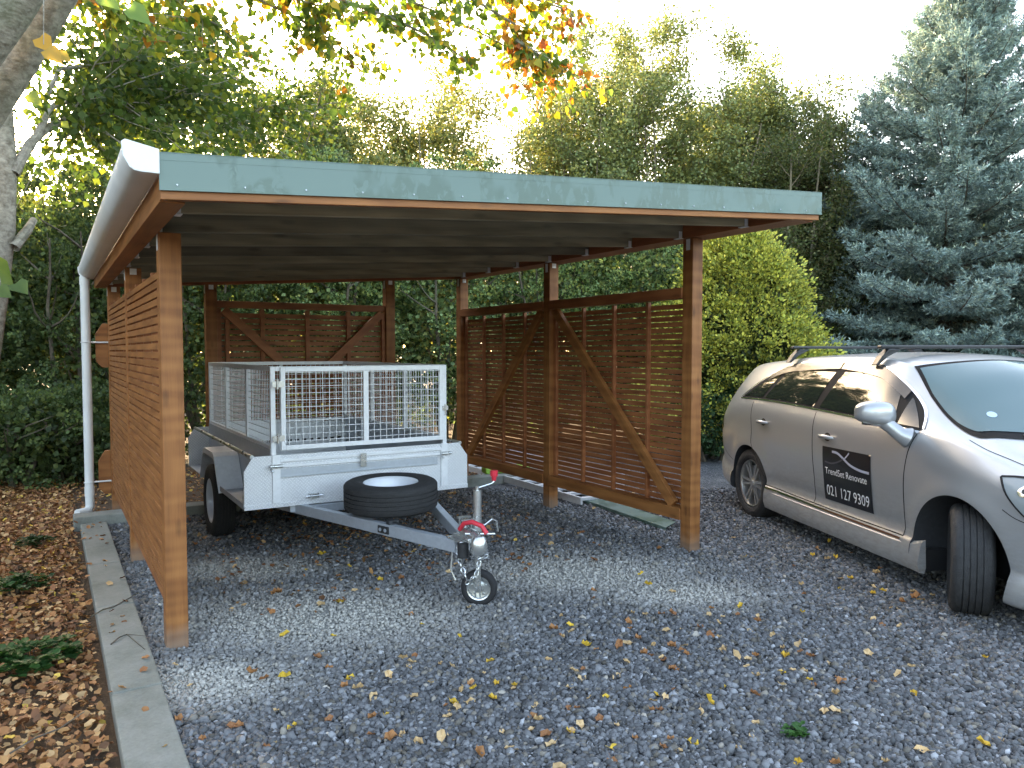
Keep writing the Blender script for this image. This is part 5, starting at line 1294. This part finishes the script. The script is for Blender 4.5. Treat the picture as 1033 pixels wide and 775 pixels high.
# --- single leaves scattered on the gravel
cols = {'yellow': [(.72, .46, .06), (.62, .38, .05)], 'brown': [(.30, .13, .055), (.40, .18, .07)], 'pale tan': [(.66, .45, .24), (.55, .36, .18)]}
protos = []
for cn, cl in cols.items():
    for c in cl:
        for q in range(2):
            Tm = LC.copy(); Tm[:, 2] = Tm[:, 2]*random.uniform(1.0, 3.2); Tm[:, 0] *= random.uniform(.75, 1.15); Tm[:, :2] += rng.normal(0, .03, (9, 2)); Tm[8, :2] = (0, .45)
            stem = np.array([[-.012, 0, .02], [.012, 0, .02], [.03, -.35, .06], [.01, -.36, .06]])
            V = np.concatenate([Tm, stem]); F = np.concatenate([LCF, [[9, 10, 11], [9, 11, 12]]])
            me = bpy.data.meshes.new('fallen_leaf'); me.from_pydata([tuple(v) for v in V], [], [tuple(f) for f in F.tolist()]); a = me.color_attributes.new('Col', 'FLOAT_COLOR', 'POINT')
            cc = np.ones((len(V), 4), 'f'); cc[:, :3] = np.array(c)*rng.uniform(.8, 1.15, (len(V), 1)); a.data.foreach_set('color', cc.ravel()); me.materials.append(M['dryleaf']); protos.append((cn, me))
gp = [(p.x, p.y) for p in gpoly]; cnt = 0; rr_ = random.Random(5)
clus = [ground(*p) for p in [(430, 690), (600, 700), (700, 650), (740, 640), (640, 660), (850, 560), (450, 700), (700, 690), (890, 600), (380, 590), (820, 690), (560, 740)]]
cw = [8]*12
while cnt < 300:
    if rr_.random() < .40: c = rr_.choice(clus); x, y = c.x+rr_.gauss(0, .22), c.y+rr_.gauss(0, .22)
    else:
        py = 410+(775-410)*rr_.random()**.75; g_ = ground(rr_.uniform(100, 1033), max(py, 500)); x, y = g_.x, g_.y
    if not (y > 2.5 and abs(x) < .69*y and inpoly(np.array([x]), np.array([y]), gp)[0]): continue
    u = (x-SO.x)*math.cos(SA)+(y-SO.y)*math.sin(SA); v = -(x-SO.x)*math.sin(SA)+(y-SO.y)*math.cos(SA)
    if v > 3.3: continue
    cn, me = protos[rr_.choices(range(12), [1.5, 1.5, 1.2, 1.2, 2, 2, 2, 2, 3, 3, 3, 3])[0]]
    o = bpy.data.objects.new('fallen_leaf', me); COL.objects.link(o); sz = rr_.uniform(.030, .064); o.scale = (sz,)*3
    o.location = (x, y, .022); o.rotation_euler = (rr_.gauss(0, .28), rr_.gauss(0, .28), rr_.uniform(0, 6.28)+(3.14 if rr_.random() < .3 else 0))
    tag(o, f'{cn} fallen leaf lying on the blue grey gravel', 'leaf', f'{cn} fallen leaves scattered on the gravel'); cnt += 1
# --- leafy plants in the litter, weed in the gravel
def rosette(name, px, py, r_, nst, size, lab, cat, pal, h=.12):
    b = ground(px, py); T = Tree(name, b, lab, cat); P_, D_, N_ = [], [], []
    for i in range(nst):
        a = random.uniform(0, 6.28); q = r_*random.random()**.6; tip = b+Vector((math.cos(a)*q, math.sin(a)*q, h*random.uniform(.5, 1.0)*(1-.4*q/r_)))
        s0 = b+Vector((math.cos(a)*q*.6, math.sin(a)*q*.6, .0)); T.tube([s0, s0.lerp(tip, .6)+Vector((0, 0, .01)), tip], .0022, .0012, 5)
        k_ = random.randint(5, 8); a0 = random.uniform(0, 6.28)
        for j in range(k_): t = a0+j*6.28/k_; P_.append(tuple(tip+Vector((0, 0, random.uniform(-.015, .01))))); D_.append((math.cos(t), math.sin(t), random.uniform(-.15, .35))); N_.append((0, 0, 1))
    n = len(P_); T.put(np.array(P_), np.array(D_), np.array(N_)+rng.normal(0, .15, (n, 3)), size*rng.uniform(.7, 1.15, n), pick(n, pal, .16)); T.done(M['bark'], M['leaf'], LC, LCF, .9, 'foliage', 'stem')
rosette('leafy_plant', 30, 672, .20, 60, .055, 'low leafy green plant in the litter, nearest of the three beside the kerb', 'plant', [(.03, .09, .025), (.045, .12, .03)])
rosette('leafy_plant', 20, 598, .17, 40, .05, 'low leafy green plant at the left edge, middle of the three in the litter', 'plant', [(.03, .085, .025), (.04, .11, .03)])
rosette('leafy_plant', 35, 552, .13, 26, .045, 'small dark leafy plant in the litter, farthest of the three toward the hedge', 'plant', [(.025, .06, .02), (.035, .08, .025)], .1)
rosette('small_weed', 801, 742, .05, 8, .035, 'small green weed sprouting from the gravel at the lower right', 'weed', [(.05, .16, .04), (.07, .20, .05)], .05)
for i, (pts, lab) in enumerate([([(10, 760), (60, 735), (85, 718)], 'thin dark twig lying in the leaf litter at the lower left corner'), ([(92, 622), (115, 612), (140, 598)], 'thin twig lying across the concrete kerb'), ([(112, 650), (128, 640), (146, 655)], 'short curved green twig on the concrete kerb')]):
    m = MB(); q = [ground(a_, b_, .06) for a_, b_ in pts]; m.tube([q[0], q[0].lerp(q[1], .5)+Vector((0, 0, .01)), q[1], q[2]], [.004, .004, .003, .002], 6); m.tube([q[1], q[1].lerp(q[2], .5)+Vector((.03, .04, .015))], [.002, .001], 5)
    tag(m.build('fallen_twig', M['bark'], None), lab, 'twig')
# ------------------------------------------------------------------ sky, sun, camera
w = bpy.data.worlds.new('World'); scn.world = w; w.use_nodes = True; nt = w.node_tree; nt.nodes.clear()
sky = nt.nodes.new('ShaderNodeTexSky'); sky.sky_type = 'NISHITA'; sky.sun_disc = False
SUN_AZ, SUN_EL = R(-31), R(19)            # azimuth from +Y towards +X
sky.sun_elevation = SUN_EL; sky.sun_rotation = SUN_AZ; sky.air_density = .8; sky.dust_density = 2.0; sky.ozone_density = .6
bg = nt.nodes.new('ShaderNodeBackground'); bg.inputs['Strength'].default_value = .15
wo_ = nt.nodes.new('ShaderNodeOutputWorld'); nt.links.new(sky.outputs[0], bg.inputs[0]); nt.links.new(bg.outputs[0], wo_.inputs[0])
ld_ = bpy.data.lights.new('sun', 'SUN'); ld_.energy = 2.5; ld_.angle = R(.6); ld_.color = (1, .86, .66)
so = bpy.data.objects.new('sun', ld_); COL.objects.link(so)
d = Vector((math.sin(SUN_AZ)*math.cos(SUN_EL), math.cos(SUN_AZ)*math.cos(SUN_EL), math.sin(SUN_EL)))
so.rotation_euler = d.to_track_quat('Z', 'Y').to_euler(); so.location = d*60
cam = bpy.data.cameras.new('camera'); cam.sensor_width = 36; cam.lens = 36*FP/1033; cam.clip_end = 1000; cam.clip_start = .05
co = bpy.data.objects.new('camera', cam); COL.objects.link(co); co.location = (0, 0, H); co.rotation_euler = (R(90)-PIT, 0, 0)
scn.camera = co
scn.view_settings.view_transform = 'Standard'; scn.view_settings.look = 'None'; scn.view_settings.exposure = 3.5; scn.view_settings.gamma = 1
scn.cycles.max_bounces = 5; scn.cycles.diffuse_bounces = 2; scn.cycles.glossy_bounces = 3; scn.cycles.transmission_bounces = 3; scn.cycles.transparent_max_bounces = 4
scn.view_settings.use_white_balance = True; scn.view_settings.white_balance_temperature = 8700; scn.view_settings.white_balance_tint = 10
